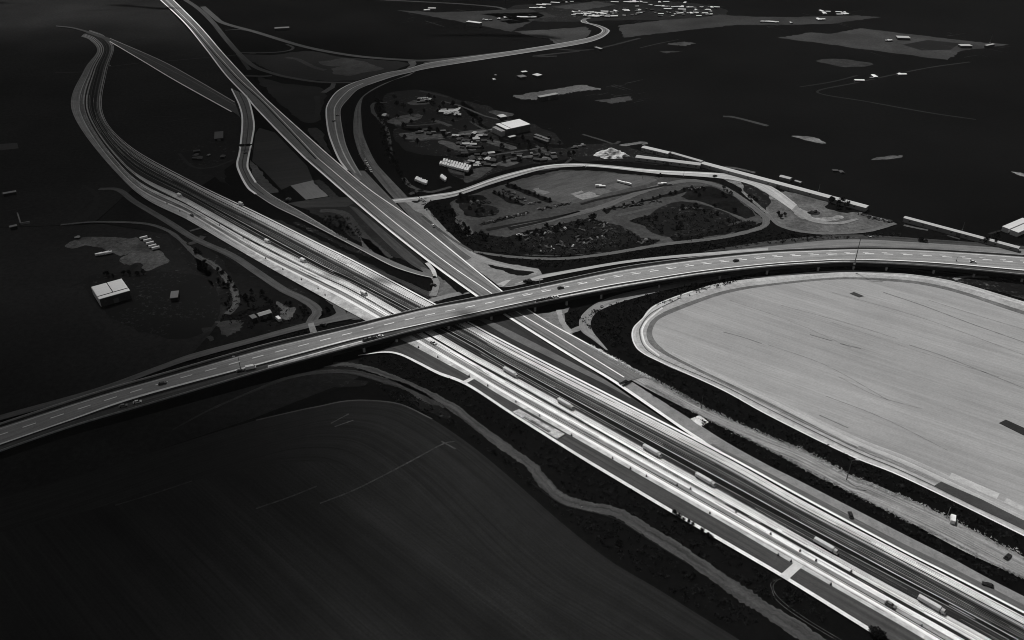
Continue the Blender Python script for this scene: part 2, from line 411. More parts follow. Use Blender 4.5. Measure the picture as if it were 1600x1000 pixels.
area('road', [(632,312),(680,311),(668,318),(662,326),(668,336),(650,331),(640,322)], mat(145, 'plain', .2), 11.5)
area('shrub_ground', [(644,316.2),(650,314.6),(656,316),(650,318.6)], mat(30), 13)
path('road', [(1232,316),(1250,334),(1275,346.5),(1310,349.5),(1340,343)], [9, 3], mat(128, 'plain', .25), 11)
path('track', [(740,394),(800,402),(875,405),(950,397),(1037,382.5),(1125,372),(1187,357),(1197,345),(1190,335),(1163,314),(1125,292),(1075,283),(1012,297),(937,325),(870,341),(800,356)], [3.2, 8], mat(92, 'streak', .25), 9)
path('track', [(660,338),(700,370),(737,393)], 2.6, mat(74), 9)
path('track', [(1199,334),(1217,352),(1250,362),(1295,365.5),(1355,361.5),(1399,349.5)], 4, mat(100, 'streak', .3), 9.5)
path('track', [(1160,300),(1180,318),(1199,334)], 3, mat(112, 'plain', .3), 9.5)
# ================================================================== EASTERN YARDS
area('gravel_lot', [(704,316),(740,304),(792,287),(855,270),(905,266),(1025,276),(1090,282),(1130,290),(1165,316),(1187,340),(1182,352),(1125,369),(1037,380),(950,393),(875,401),(800,397),(750,380),(728,355),(714,335)], mat(64, 'plain', .35, big=.03), 5)
area('gravel_lot', [(800,292),(850,275),(905,268),(1010,277),(1020,286),(960,300),(915,314),(880,318)], mat(80, 'rows', .3, .3, .05, ang=-wang((800,290),(900,262))), 6)
area('gravel_lot', [(831,297),(842,294),(860,301.5),(847,305.5)], mat(112), 7, False)
area('gravel_lot', [(890,304),(909,297.5),(913,300),(898,306)], mat(125), 7, False)
area('gravel_lot', [(896,306.5),(920,299.5),(939,307.5),(911,313)], mat(138), 7, False)
area('gravel_lot', [(922,300),(942,294),(955,300),(940,305)], mat(100), 7, False)
area('gravel_lot', [(950,290),(968,286),(986,293),(968,298)], mat(90), 7, False)
path('ditch', [(760,360),(800,352),(855,342),(906,331)], [4, 2], mat(26), 10)
path('ditch', [(795,358),(850,346),(905,331)], [5, 2], mat(22), 10)
path('ditch', [(907,320),(940,311),(1020,294),(1050,289)], 3, mat(28), 10)
path('ditch', [(750,352),(790,342),(826,332)], [3, 4], mat(28), 10)
path('verge', [(712,318),(720,330),(718,345),(728,357),(740,372)], 7, mat(76, 'plain', .3), 7)
area('gravel_lot', [(1160,282),(1217,300),(1229,299),(1287,312),(1290,324),(1320,334),(1340,332),(1398,350),(1345,363),(1280,364),(1227,357),(1209,346),(1198,330),(1160,300)], mat(90, 'plain', .4, big=.05), 6)
area('gravel_lot', [(1225,312),(1245,322),(1262,334),(1275,340),(1310,338),(1320,342),(1290,347),(1262,344),(1240,332)], mat(136, 'plain', .4, big=.08), 7)
area('gravel_lot', [(1120,275),(1170,284),(1215,306),(1205,312),(1160,295)], mat(112, 'plain', .45, big=.1), 6.5)
# ================================================================== FRONTAGE ROADS BESIDE THE FLYOVER
band('road', [(-60,668),(0,650),(150,608),(250,572),(300,554),(390,530),(480,505),(540,491),(600,483)], [(-60,677),(0,658),(150,616),(250,580),(300,563),(390,538),(480,514),(540,501),(600,492)], mat(92, 'streak', .22, .5, .02), 12)
area('road', [(481,507),(490,505),(496,521),(485,521)], mat(140, 'plain', .2), 13, False)
path('road', [(155,296),(185,297.5),(212,317),(262,347),(307,375),(362,400),(400,425),(442,453),(469,466),(490,479),(496,489),(490,498),(485,508)], [5, 7], mat(82, 'streak', .3, .5), 11)
path('track', [(297,362),(307,359),(318,356)], 3, mat(80), 11)
path('track', [(95,352),(130,348.5),(162,347.5),(225,350),(262,361),(285,378),(295,388),(310,402),(330,412),(345,425),(357,440),(368,460),(368,478),(355,492)], [2.5, 5], mat(80, 'streak', .35), 10)
path('track', [(292,383),(308,378),(318,370)], 5, mat(68), 10)
path('track', [(130,290),(146,300),(152,310),(146,325),(130,340),(108,352)], [3, 7], mat(30), 9)
area('gravel_lot', [(507,470),(540,480),(600,497),(585,501),(540,499),(500,499),(517,496),(526,489),(520,478)], mat(84, 'plain', .2), 10, False)
band('road', [(800,437),(925,418),(1050,402.5),(1200,386),(1325,375),(1450,381),(1600,391),(1700,401)], [(786,449),(900,425.5),(1012,408),(1200,393),(1325,386.5),(1450,389),(1600,400),(1700,410)], mat(118, 'streak', .22, .5, .02), 12)
band('road', [(842,432),(900,421),(1012,404),(1200,388)], [(800,446),(900,425.5),(1012,408),(1200,393)], mat(165, 'streak', .2, .5, .02), 12.5)
path('road', [(672,471),(700,463.5),(735,456)], 5, mat(130, 'plain', .15), 10)
area('verge', [(655,420),(677,425),(712,455),(705,462),(680,468),(668,458),(682,445)], mat(96, 'plain', .3, big=.06), 9)
path('road', [(676,433),(682,442),(680,455),(676,464)], [4, 5], mat(130, 'plain', .2), 16)
path('road', [(667,412),(677,424),(680,436)], [3, 3], mat(190, 'plain', .2), 16)
band('verge', [(1100,393),(1200,377.5),(1325,367),(1450,374),(1600,385),(1700,394)], [(1102,394),(1200,387),(1325,376),(1450,382),(1600,392),(1700,402)], mat(62, 'streak', .4, .25, .02), 7)
# loop track under the flyover, right of the diagonal
band('gravel_road', [(1210,417),(1130,425),(1050,443),(975,459),(935,473),(914,488),(905,502),(908,518),(925,531),(947,548)],
     [(1210,422),(1130,437),(1050,452),(990,467),(950,480),(930,491),(923,505),(926,518),(935,530),(950,548)], mat(128, 'streak', .3, .4, .03), 9)
area('gravel_lot', [(836,492),(862,487),(890,480),(884,492),(882,505),(890,515),(905,510),(908,517),(893,520),(888,527),(870,513)], mat(118, 'plain', .25, big=.06), 8, False)
path('track', [(873,485),(877,500),(884,512),(892,521)], 3.5, mat(155, 'plain', .2), 10)
band('road', [(745,497),(762,501),(825,532),(900,571),(950,598),(985,622)], [(735,499),(750,502),(800,531),(900,580),(945,602),(985,624)], mat(104, 'plain', .15), 15)
band('verge', [(730,490),(790,494),(850,535),(920,577),(960,604),(1055,668)], [(724,499),(800,540),(900,593),(1000,644),(1055,670),(1060,671)], mat(52, 'streak', .3, .4, .02), 12)
area('verge', [(1150,433),(1200,424),(1280,418),(1340,416),(1450,424),(1600,436),(1700,446),(1700,492),(1600,468),(1500,440),(1437,428.5),(1325,421.5),(1200,428)], mat(56, 'plain', .45, big=.06), 7)
path('track', [(1490,437),(1510,433),(1545,434)], 3, mat(130, 'plain', .3), 9)
#@@SEC fields
# ================================================================== FIELDS
ra = wang((1200, 500), (1450, 580))
fo = [(1002,500),(990,512),(986.5,525),(991,540),(1001,551),(1024,563),(1050,576),(1125,608),(1200,649),(1325,711),(1415,748),(1600,838),(1760,920),(1900,760),(1750,515),(1600,472),(1500,442.5),(1437,431),(1380,426),(1325,423.5),(1275,425.5),(1200,433.5),(1150,439),(1100,449),(1025,476)]
area('field', fo, mat(182, 'plain', .2, big=.03), 8)
area('field', [(1006,501),(996,513),(993,525),(997,538),(1006,549),(1028,561),(1052,572.5),(1127,604),(1202,644),(1327,705.5),(1417,743),(1602,833),(1760,905),(1880,760),(1745,522),(1600,478),(1500,448),(1437,436),(1380,431.5),(1325,429),(1275,431),(1200,439),(1150,444),(1102,455),(1030,482)], mat(164, 'plain', .2, big=.04), 9)
area('field', [(1020,500),(1012,513),(1010,524),(1014,536),(1024,546),(1040,556),(1066,569),(1200,635),(1335,701),(1425,738),(1602,823),(1760,900),(1880,760),(1745,530),(1600,487),(1500,455),(1437,441),(1380,436),(1325,434),(1275,436.5),(1200,444.5),(1152,451),(1108,462),(1045,485)], mat(104, 'plain', .25, big=.04), 10)
FI = [(1030,500),(1021,512),(1019,523),(1023,533),(1032,543),(1046,552),(1070,564),(1200,628),(1335,694),(1425,732),(1602,818),(1760,900),(1880,760),(1745,536),(1600,493),(1500,460),(1437,445.5),(1380,440),(1325,437.5),(1275,440),(1200,448),(1155,455),(1113,466),(1055,488)]
area('field', FI, mat(154, 'rows', .14, 1.1, .018, ang=-ra, big=.01), 11)
path('field', [(1030,538),(1060,558),(1200,624),(1335,690),(1425,728),(1602,814),(1720,872)], [2, 13], mat(166, 'streak', .2, .35, .01), 11.5)
path('field', [(1050,552),(1200,625),(1335,692),(1425,731),(1602,817),(1720,874)], [1, 8], mat(178, 'streak', .2, .35, .01), 11.6)
for pts, wd, v in (([(1340,700),(1430,738),(1600,818)], 3, 134), ([(1100,585),(1200,634),(1330,696)], .8, 128),
                   ([(1220,478),(1330,508),(1400,530)], .5, 132), ([(1420,540),(1480,560),(1600,608)], .7, 124), ([(1300,505),(1420,545),(1560,590)], .4, 134),
                   ([(1265,524),(1300,534)], .8, 112), ([(1312,538),(1345,546)], .9, 116), 
                   ([(1380,458),(1440,478),(1520,508),(1600,536)], .9, 120), ([(1300,458),(1440,498),(1600,556)], .5, 132), ([(1290,620),(1380,655),(1480,705)], .5, 130), ([(1280,650),(1325,670)], .9, 120),
                   ([(1200,540),(1290,572),(1390,628)], .5, 132), ([(1310,590),(1370,620),(1440,640)], .45, 132),
                   ([(1140,470),(1240,505),(1330,545)], .4, 134), ([(1130,520),(1160,528),(1190,538)], .7, 118), ([(1450,470),(1540,498),(1600,516)], .5, 130)):
    path('field', pts, wd, mat(v, 'streak', .3, .9, .2), 12)
area('field', [(1327,460),(1334,457.3),(1350,464),(1342,466)], mat(62, 'plain', .1), 12.5, False)
area('field', [(1560,662.5),(1571,657),(1640,688),(1640,702)], mat(44, 'plain', .1), 12.5, False)
area('field', [(1458,761),(1470,754),(1530,780),(1600,815),(1680,850),(1680,868),(1600,829),(1520,792)], mat(72, 'plain', .2), 12.5, False)
path('field', [(1484,744),(1520,760),(1559,777)], 5, mat(190, 'plain', .15), 12.7); path('field', [(1570,783),(1600,797),(1680,834)], 4, mat(178, 'plain', .15), 12.7)

# ridge lines round the pale field
edge_line([(1100,450),(1030,475),(1003,500),(990.5,513),(988,526),(992,540),(1002,551),(1026,564),(1125,608.5),(1200,649.5),(1325,711.5),(1415,748.5),(1600,838.5),(1700,890)], .9, 222, 12)
edge_line([(1060,468),(1018,490),(1001,512),(1000,526),(1006,542),(1022,556),(1060,574),(1130,604),(1202,641),(1330,704),(1417,741),(1600,829),(1700,880)], .7, 90, 12, .3)
edge_line([(1035,482),(1013,500),(1004,514),(1004,527),(1010,541),(1030,557)], 1.3, 225, 12, .3)
edge_line([(1160,436),(1200,433),(1275,426.5),(1325,424.5),(1380,427),(1437,432),(1500,444),(1600,474),(1700,500)], 1.2, 190, 12, .3)
# dark ploughed field, lower left
E1 = [(-120,810),(130,741),(250,703),(400,657),(470,641),(500,635),(537,627.5),(575,626),(625,632),(675,655),(737,697),(800,749),(875,815),(950,874),(1025,919),(1100,966),(1180,1015),(1290,1080)]
E2 = [(-200,880),(130,800),(250,765),(400,730),(470,722),(505,722),(540,728),(570,740),(600,757),(650,790),(700,828),(760,872),(840,935),(900,975),(960,1015),(1020,1060),(1100,1120)]
E2_ = [(-300,1150),(0,1010),(100,960),(200,920),(260,890),(310,870),(340,862),(360,865),(380,880),(410,910),(440,945),(475,985),(510,1030),(550,1080),(590,1130),(640,1190),(700,1260),(800,1400)]
area('field', [(-300,900),(130,752),(400,668),(575,636),(680,668),(800,760),(950,884),(1150,1000),(1300,1150),(400,1400),(-500,1400)], mat(34, 'rows', .3, .8, .01, ang=-wang((560,800),(800,985)), spec=.02), 2.5, False)
band('field', E1, E2, mat(35, 'streak', .26, .6, .006, spec=.02), 3)
edge_line([(400,657),(470,641),(500,635),(537,627.5),(575,626),(625,632),(675,655)], 1.0, 66, 4, .4)
for pts, v in (([(500,787),(560,763),(640,722),(690,695),(710,690)], 56), ([(517,662),(545,647)], 74), ([(523,667),(552,657)], 84), ([(400,795),(450,778),(495,760)], 50), ([(180,790),(230,775),(300,752)], 50), ([(690,690),(712,702)], 60)):
    path('track', pts, .9, mat(v, 'plain', .5), 4)
# tracks round it
path('track', [(470,577),(507,571),(540,570),(570,575),(600,585),(650,607),(700,632),(750,670),(800,707),(830,728),(848,752),(875,777),(907,789.5),(962,801),(1000,823),(1075,870),(1150,922),(1200,955),(1290,1012),(1400,1085)], [4, 8], mat(66, 'streak', .45, .5, .03), 6, jit=.12)
path('track', [(270,672),(330,640),(400,610),(450,591),(500,582),(550,582),(600,595),(640,608),(690,640)], [1, 6], mat(50, 'streak', .5, .5, .03), 6, jit=.1)
path('track', [(830,755),(875,787),(907,797),(962,812),(1010,842),(1075,882)], .7, mat(26), 7)
area('verge', [(470,600),(520,595),(560,593),(575,597),(560,604),(510,606)], mat(40, 'speck', .17), 6.5)
area('verge', [(640,620),(690,640),(700,655),(660,640)], mat(46, 'speck', .17), 6.5)
# faint double wheel track, bottom right of it
for o in (0, 8):
    path('track', [(1238 - o, 902), (1214 - o, 908 + o * .3), (1208 - o * .2, 921 + o * .3), (1222 - o * .8, 940 + o * .1), (1260 - o, 968), (1330 - o, 1010), (1420 - o, 1062)], .35, mat(70, 'plain', .6, big=.4), 7)
# ================================================================== GROUND BETWEEN THE ROADS, LEFT CENTRE
area('verge', [(405,335),(440,345),(520,385),(600,425),(660,460),(700,485),(715,492),(724,496),(640,452),(560,411),(480,372)], mat(38, 'rows', .4, .5, .02, ang=-wang((480,372),(640,452))), 4, False)
path('verge', [(540,400),(590,424),(640,446),(690,470)], [2, 5], mat(58, 'streak', .3), 6)
area('verge', [(450,318),(512,308),(549,309),(590,340),(640,385),(664,412),(640,410),(600,395),(560,378),(520,350),(480,328)], mat(32, 'plain', .4, big=.04), 4, False)
area('field', [(405,200),(429,207),(480,260),(489,282),(454,290.5),(440,297),(411,266),(394,252),(399,210)], mat(48, 'rows', .22, .4, .03, ang=-wang((400,210),(440,205))), 5, False)
area('field', [(454,290.5),(489.5,282),(513,307),(478,312.5)], mat(120, 'rows', .12, .5, .05, ang=-wang((454,290),(478,312))), 6, False)
area('gravel_lot', [(391,250),(411,271),(435,300),(421,302),(401,286),(391,270)], mat(82, 'plain', .3), 5, False)
area('field', [(450,318),(512,308),(549,309),(553,318),(540,324),(500,324),(470,325)], mat(54, 'rows', .25, .3, .03), 5, False)
path('verge', [(494,282),(505,292),(524,310)], 7, mat(50, 'plain', .4), 6)
path('verge', [(500,330),(521,330),(540,336),(555,355),(566,368),(586,387),(606,405)], [6, 9], mat(60, 'plain', .3), 6)
area('verge', [(566,372),(580,378),(606,402),(612,412),(585,398),(570,388)], mat(88, 'plain', .3), 6)
band('verge', [(545,322),(580,357),(617,392),(640,412),(660,424)], [(557,325),(605,365),(649,402),(665,416),(672,424)], mat(66, 'streak', .3, .4), 6)
path('verge', [(460,348),(500,366),(540,386),(580,402)], 4, mat(92, 'speck', .17), 7, jit=.5)
for i in range(16):
    x0, y0 = R.uniform(215, 330), R.uniform(150, 225)
    path('track', [(x0, y0), (x0 + R.uniform(15, 40), y0 - R.uniform(0, 6))], [R.uniform(1, 3), .5], mat(R.choice((26, 29, 32)), 'plain', .3), 2)
path('track', [(280,240),(300,260),(330,262),(365,250)], 3, mat(40), 4)
area('verge', [(310,265),(350,260),(352,283),(362,292),(340,280)], mat(36, 'speck', .17), 4, False)
# ground on the far left
area('gravel_lot', [(105,382),(130,372),(175,370),(200,374),(215,373),(240,385),(258,398),(265,410),(250,416),(232,424),(222,414),(213,410),(204,415),(185,407),(203,398),(186,400),(165,391),(140,384),(112,388)], mat(80, 'plain', .45, big=.06), 4)
path('track', [(212,414),(200,424),(170,432),(135,440),(105,450)], [5, 2], mat(84, 'speck', .17), 4)
area('gravel_lot', [(333,503),(375,501),(379,514),(352,527)], mat(62, 'plain', .3, big=.1), 5, False, jit=1)
area('gravel_lot', [(434,472),(450,479),(464,483),(460,492),(450,501),(439,494)], mat(88, 'plain', .35, big=.1), 5)
area('gravel_lot', [(316,512),(330,510.5),(333,517),(321,521)], mat(46), 5, False); area('gravel_lot', [(320,526.5),(331,524),(335,532),(328,534)], mat(58), 5, False)
area('verge', [(345,440),(352,450),(356,470),(350,480),(344,465)], mat(42, 'speck', .17), 5)
area('verge', [(372,455),(400,452),(412,465),(425,475),(400,482),(375,488),(358,492),(366,470)], mat(44, 'speck', .17), 5)
area('field', [(-20,226.5),(27,223.5),(29,232),(-20,237)], mat(58, 'plain', .15), 3, False)
# ================================================================== FAR COUNTRY
for pts, v in (([(621,16),(687,19.5),(781,15.5),(830,14),(850,24),(800,50),(750,39.5),(692,29)], 46),
               ([(860,11),(930,2),(963,7),(911,16.5)], 64), ([(803,49),(860,46),(915,42),(925,50),(915,60),(890,66),(868,70),(860,61),(837,58)], 58),
               ([(966,40),(1040,31),(1100,27),(1125,23),(1175,26),(1237,27),(1335,24),(1376,27),(1300,37.5),(1200,39),(1150,39),(1075,47),(975,59),(970,50)], 50),
               ([(1216,59),(1265,51),(1300,53),(1345,44),(1425,54),(1520,65),(1577,70),(1537,75),(1500,80),(1482,94),(1350,77)], 56),
               ([(800,150),(850,142),(910,132),(940,139.5),(900,143),(885,146),(837,156),(812,155)], 92), ([(930,157),(985,150),(987,157),(957,162)], 62), ([(1040,69),(1068,65),(1087,68),(1070,72)], 62), ([(1030,80),(1068,80),(1040,83.5)], 45),
               ([(750,22),(850,19),(870,26),(810,32)], 42), ([(780,33),(815,28),(830,33),(800,38)], 50)):
    area('field', pts, mat(v, 'plain', .35, big=.02), 3, False, jit=2.0)
area('field', [(1410,70),(1450,62.5),(1500,68),(1485,78),(1440,79)], mat(22), 4, False)
for pts, wd, v in (([(625,196),(650,196),(690,193)], 3, 70), ([(735,190),(752,200),(770,206),(800,214)], 3, 70), ([(838,228),(850,236),(870,240)], 3, 70), ([(640,222),(700,214),(760,209)], 3, 66), ([(745,246),(800,238),(850,231)], 3, 78), ([(560,-2),(600,0),(700,5),(731,7),(775,11),(790,15)], 7, 70), ([(1515,97),(1445,107),(1340,129),(1277,144),(1355,159),(1450,176),(1525,187)], 3, 36), ([(1250,136),(1300,128),(1340,118)], 3, 30),
                   ([(1130,182),(1150,184),(1200,197)], 5, 58), ([(690,158),(720,166),(760,182),(800,190)], 3, 78), ([(655,142),(675,146),(700,152)], 4, 44), ([(676,188),(690,192),(704,197)], 6, 84),
                   ([(720,212),(745,207),(780,200.5)], 5, 120), ([(605,160),(584,162),(583,175),(592,185),(605,205),(612,250)], 4, 74), ([(910,210),(940,219),(957,225)], 3, 60), ([(890,240),(925,232),(960,225),(968,221)], 4, 56),
                   ([(895,248),(905,240),(940,233),(1000,223.5),(1008,226)], 6, 110), ([(850,75),(920,78),(1000,60)], 5, 34), ([(862,60),(880,68),(905,66)], 3, 50), ([(1000,75),(1030,68),(1060,62)], 2, 40),
                   ([(640,304),(655,298),(675,300),(705,292)], 4, 76), ([(630,278),(640,290),(660,299)], 4, 80), ([(835,267),(870,263),(895,247)], 3, 50), ([(780,255),(810,247),(845,243),(860,250)], 4, 96),
                   ([(1120,262),(1090,264),(1140,262),(1180,270)], 4, 80), ([(1412,352),(1430,356),(1450,360)], 3, 80), ([(1575,357),(1545,366)], 2, 40), ([(1480,368),(1500,374)], 2, 60),
                   ([(10,330),(50,322)], 1.5, 34), ([(870,88),(835,88),(905,80)], 6, 32)):
    path('track', pts, wd, mat(v, 'plain', .3), 4, jit=.1)
for pts, v in (([(605,190),(630,180),(655,179),(660,184),(640,192),(625,196)], 66), ([(635,160),(650,157),(670,159),(672,162),(645,164)], 62), ([(625,210),(660,205),(680,207),(697,214),(690,217),(640,218)], 66),
               ([(682,222),(700,221),(718,228),(745,233),(735,236),(712,234)], 64), ([(755,220),(780,221),(805,229),(800,234),(770,226)], 62), ([(765,177),(775,173),(803,179),(790,183)], 56), ([(1236,213),(1262,214),(1290,222),(1280,224)], 82),
               ([(1360,249),(1375,246),(1410,242),(1400,248)], 62), ([(1578,269),(1595,271),(1640,278),(1640,281),(1600,276)], 92), ([(770,256),(800,252),(812,254),(790,260)], 66), ([(590,187),(604,186),(606,189),(595,190)], 60), ([(832,236),(850,232),(865,240),(855,242)], 40),
               ([(900,246),(918,238),(960,236),(958,243),(925,247),(922,252),(905,252)], 74), ([(940,250),(975,240),(1000,240),(1000,248),(965,252)], 48), ([(715,208),(735,204),(760,203),(745,210)], 62), ([(1275,95),(1310,92),(1365,100),(1320,105)], 36), ([(700,260),(720,258),(740,266),(732,275),(708,270)], 52), ([(730,268),(760,260),(775,258),(745,280),(725,285)], 54)):
    area('gravel_lot', pts, mat(int(v * 1.3), 'plain', .45, big=.08), 3)
for pts, v in (([(600,150),(650,140),(700,150),(740,170),(745,200),(700,205),(640,205),(610,190)], 34), ([(620,200),(700,205),(760,205),(790,235),(730,245),(650,240),(622,225)], 40), ([(700,245),(780,236),(880,232),(900,246),(840,256),(780,268),(735,285),(700,268)], 44),
               ([(720,160),(760,165),(800,185),(860,205),(880,225),(840,222),(780,205),(740,185)], 32), ([(890,230),(960,226),(1000,236),(1085,258),(1020,258),(960,252),(900,252)], 46), 
               ([(800,10),(880,5),(1000,0),(1120,10),(1120,28),(960,32),(860,34),(800,30)], 38), ([(300,380),(340,400),(365,440),(380,460),(345,455),(310,420)], 34), ([(340,350),(420,410),(480,460),(470,468),(400,430),(330,385)], 30), ([(262,362),(300,390),(330,430),(300,420)], 28),
               ([(130,440),(190,425),(260,425),(330,440),(340,500),(280,530),(180,500)], 24), ([(270,222),(350,222),(368,245),(330,258),(280,252)], 30), ([(400,350),(470,380),(540,400),(520,410),(440,375)], 26), ([(1040,320),(1085,318),(1150,345),(1060,372),(1005,352)], 36),
               ([(810,370),(925,345),(995,372),(900,396),(830,392)], 46), ([(720,318),(775,325),(770,338),(730,336)], 40), ([(1160,285),(1200,305),(1195,330),(1175,318)], 60), ([(1200,425),(1330,418),(1450,426),(1600,440),(1600,465),(1450,432),(1300,421)], 60)):
    area('verge', pts, mat(v + 34, 'speck', .17), 8.9 if v in (36, 46, 40, 60) and pts[0][0] > 705 else 2.6)
for x0, y0, x1, y1, n_ in ((600, 150, 760, 235, 46), (720, 200, 900, 258, 46), (800, 2, 1120, 34, 70), (620, 12, 800, 40, 18), (1180, 20, 1340, 45, 16), (1340, 50, 1560, 90, 18), (900, 130, 1010, 165, 12), (130, 365, 330, 470, 26), (330, 430, 480, 520, 30)):
    for i in range(n_):                          # worn tracks, field edges and bare strips
        x, y = R.uniform(x0, x1), R.uniform(y0, y1); m1 = mpp(x, y)
        dx = R.uniform(4, 22) * (1 if n_ > 20 else 1.4); dy = R.choice((-.22, -.15, .2, .3)) * dx
        path('track', [(x, y), (x + dx * .5, y + dy * .5 + R.uniform(-.4, .4)), (x + dx, y + dy)], [m1 * R.uniform(.6, 1.6), m1 * .4], mat(R.choice((36, 46, 58, 74)), 'plain', .4, big=.05), 4.2, n=4)
#@@SEC objects
# ================================================================== OBJECT HELPERS
class MB:
    def __init__(s): s.v = []; s.f = []
    def box(s, x0, x1, y0, y1, z0, z1):
        b = len(s.v)
        s.v += [(x0,y0,z0),(x1,y0,z0),(x1,y1,z0),(x0,y1,z0),(x0,y0,z1),(x1,y0,z1),(x1,y1,z1),(x0,y1,z1)]
        s.f += [tuple(b + i for i in q) for q in ((0,3,2,1),(4,5,6,7),(0,1,5,4),(1,2,6,5),(2,3,7,6),(3,0,4,7))]
        return s
    def poly(s, pts):
        b = len(s.v); s.v += [tuple(p) for p in pts]; s.f.append(tuple(range(b, b + len(pts)))); return s
    def hull(s, top, bot):
        """closed prism between two loops"""
        b = len(s.v); n = len(top)
        s.v += [tuple(p) for p in bot] + [tuple(p) for p in top]
        s.f.append(tuple(b + n + i for i in range(n))); s.f.append(tuple(b + n - 1 - i for i in range(n)))
        for i in range(n):
            j = (i + 1) % n; s.f.append((b + i, b + j, b + n + j, b + n + i))
        return s
    def tube(s, p, q, r0, r1, n=8):
        p = Vector(p); q = Vector(q); d = (q - p).normalized()
        a = d.orthogonal().normalized(); c = d.cross(a)
        L0 = [p + (a * math.cos(t) + c * math.sin(t)) * r0 for t in [2 * math.pi * i / n for i in range(n)]]
        L1 = [q + (a * math.cos(t) + c * math.sin(t)) * r1 for t in [2 * math.pi * i / n for i in range(n)]]
        return s.hull(L1, L0)
    def me(s, name, m, smooth=False): return mesh(name, s.v, s.f, m, smooth=smooth)
    def put(s, name, m, parent=None): return lk(name, s.me(name, m), parent)
def empty(name, loc, rz=0):
    o = bpy.data.objects.new(name, None); C.objects.link(o); o.location = loc; o.rotation_euler = (0, 0, rz)
    o.empty_display_size = 1
    return o
def dup(t, loc, rz, label, group=None, scale=1.0):
    r = t.copy(); C.objects.link(r); r.location = loc; r.rotation_euler = (0, 0, rz); r.scale = scale if isinstance(scale, tuple) else (scale,) * 3
    r['label'] = label
    if group: r['group'] = group
    for ch in list(t.children):
        c = ch.copy(); C.objects.link(c); c.parent = r
        for g in ch.children:
            d = g.copy(); C.objects.link(d); d.parent = c
    return r
def proj(p):
    d = Vector(p) - Vector((0, 0, H))
    f = d.y * cT - d.z * sT; u = d.y * sT + d.z * cT
    return 800 + F * d.x / f, 500 - F * u / f
def rise(px, py, ty, z0=0):
    """height of an upright thing standing at (px,py) whose top shows at row ty"""
    b = G(px, py, z0); h = 0
    while h < 60 and proj((b.x, b.y, z0 + h))[1] > ty: h += .1
    return h
# ================================================================== FLYOVER
OF = [(-70,686),(0,663),(150,614),(250,585.5),(400,543),(480,524),(560,506),(660,482),(740,466),(840,446),(940,425),(1000,414),(1100,401.5),(1200,392.5),(1275,389),(1350,387.5),(1450,390),(1600,399.5),(1720,410)]
OL = [(-70,691),(0,670),(150,622),(250,593),(400,550.5),(480,530.5),(560,511),(660,486),(740,471),(840,451),(940,430),(1000,419.5),(1100,406),(1200,396),(1275,392.5),(1350,390.5),(1450,393),(1600,403),(1720,414)]
ON = [(-70,718),(0,694),(110,656),(220,618.5),(400,570),(480,548.5),(560,527.5),(660,506),(740,488.5),(827,470),(940,447.5),(1000,437.5),(1100,422.5),(1200,412),(1275,407),(1335,405.3),(1450,409.5),(1600,422),(1720,434)]
OO = [(-70,733),(0,706),(110,668),(225,634),(400,583),(480,561.5),(560,540),(660,513.5),(740,495),(827,476.5),(940,455),(1000,444.5),(1100,429),(1200,417.5),(1275,412.5),(1335,410.5),(1450,416),(1600,430),(1720,443)]
def zt(px): return 6.0 if px > 470 else max(2.0, 6.0 - (470 - px) * .0085)
def dk(P, dz=0, n=12): return cr([G(x, y, zt(x)) + Vector((0, 0, dz)) for x, y in P], n)
cF, cL, cN, cO = dk(OF), dk(OL), dk(ON), dk(OO)
mO = Vector(((cF[80].x + cO[80].x) / 2, (cF[80].y + cO[80].y) / 2, 0))
fly = empty('overpass', mO)
tag(fly, 'long concrete overpass curving over the highway with dashed lane lines', 'overpass')
def loc_(P): return [p - mO for p in P]
lF, lL, lN, lO = map(loc_, (cF, cL, cN, cO))
def sweep(name, sec, m):
    """sec: list of rows (lists of points) joined into a closed tube along the road"""
    n = len(sec[0]); k = len(sec); v = []; f = []; uv = []
    s = 0
    for i in range(n):
        if i: s += (sec[0][i] - sec[0][i - 1]).length
        for j in range(k): v.append(sec[j][i]); uv.append(((sec[j][i] - sec[0][i]).length, s))
    for i in range(n - 1):
        for j in range(k):
            a = i * k + j; b = i * k + (j + 1) % k
            f.append((a, b, b + k, a + k))
    f.append(tuple(range(k - 1, -1, -1))); f.append(tuple((n - 1) * k + j for j in range(k)))
    return lk(name, mesh(name, v, f, m, uv), fly)
dn = lambda P, d: [p + Vector((0, 0, d)) for p in P]
mixl = lambda A, B, t: [a.lerp(b, t) for a, b in zip(A, B)]
conc = mat(150, 'plain', .2, big=.08)
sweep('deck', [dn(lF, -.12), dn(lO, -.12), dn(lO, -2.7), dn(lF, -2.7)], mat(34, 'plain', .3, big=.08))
for nm, a, b, m in (('roadway', mixl(lF, lL, .5), lN, mat(142, 'streak', .2, .5, .01)), ('shoulder', mixl(lN, lO, .06), mixl(lN, lO, .8), mat(76, 'streak', .35, .5, .015))):
    A = [a[i] for i in range(len(a))]; ribbon_w(nm, a, b, m, 0, fly)
ins = lambda P, Q, t: mixl(P, Q, t)
sweep('parapet', [dn(lF, .9), dn(ins(lF, lO, .018), .9), dn(ins(lF, lO, .02), -.1), dn(lF, -.1)], mat(160, 'plain', .15))
sweep('parapet', [dn(ins(lO, lF, .02), .8), dn(lO, .8), dn(lO, -.1), dn(ins(lO, lF, .022), -.1)], mat(150, 'plain', .2))
up = .03
ribbon_w('edge_line', dn(mixl(lL, lN, -.03), up), dn(mixl(lL, lN, .03), up), mat(200, 'plain', .2), 0, fly)
ribbon_w('edge_line', dn(mixl(lN, lO, -.1), up), dn(mixl(lN, lO, .07), up), mat(232, 'plain', .15), 0, fly)
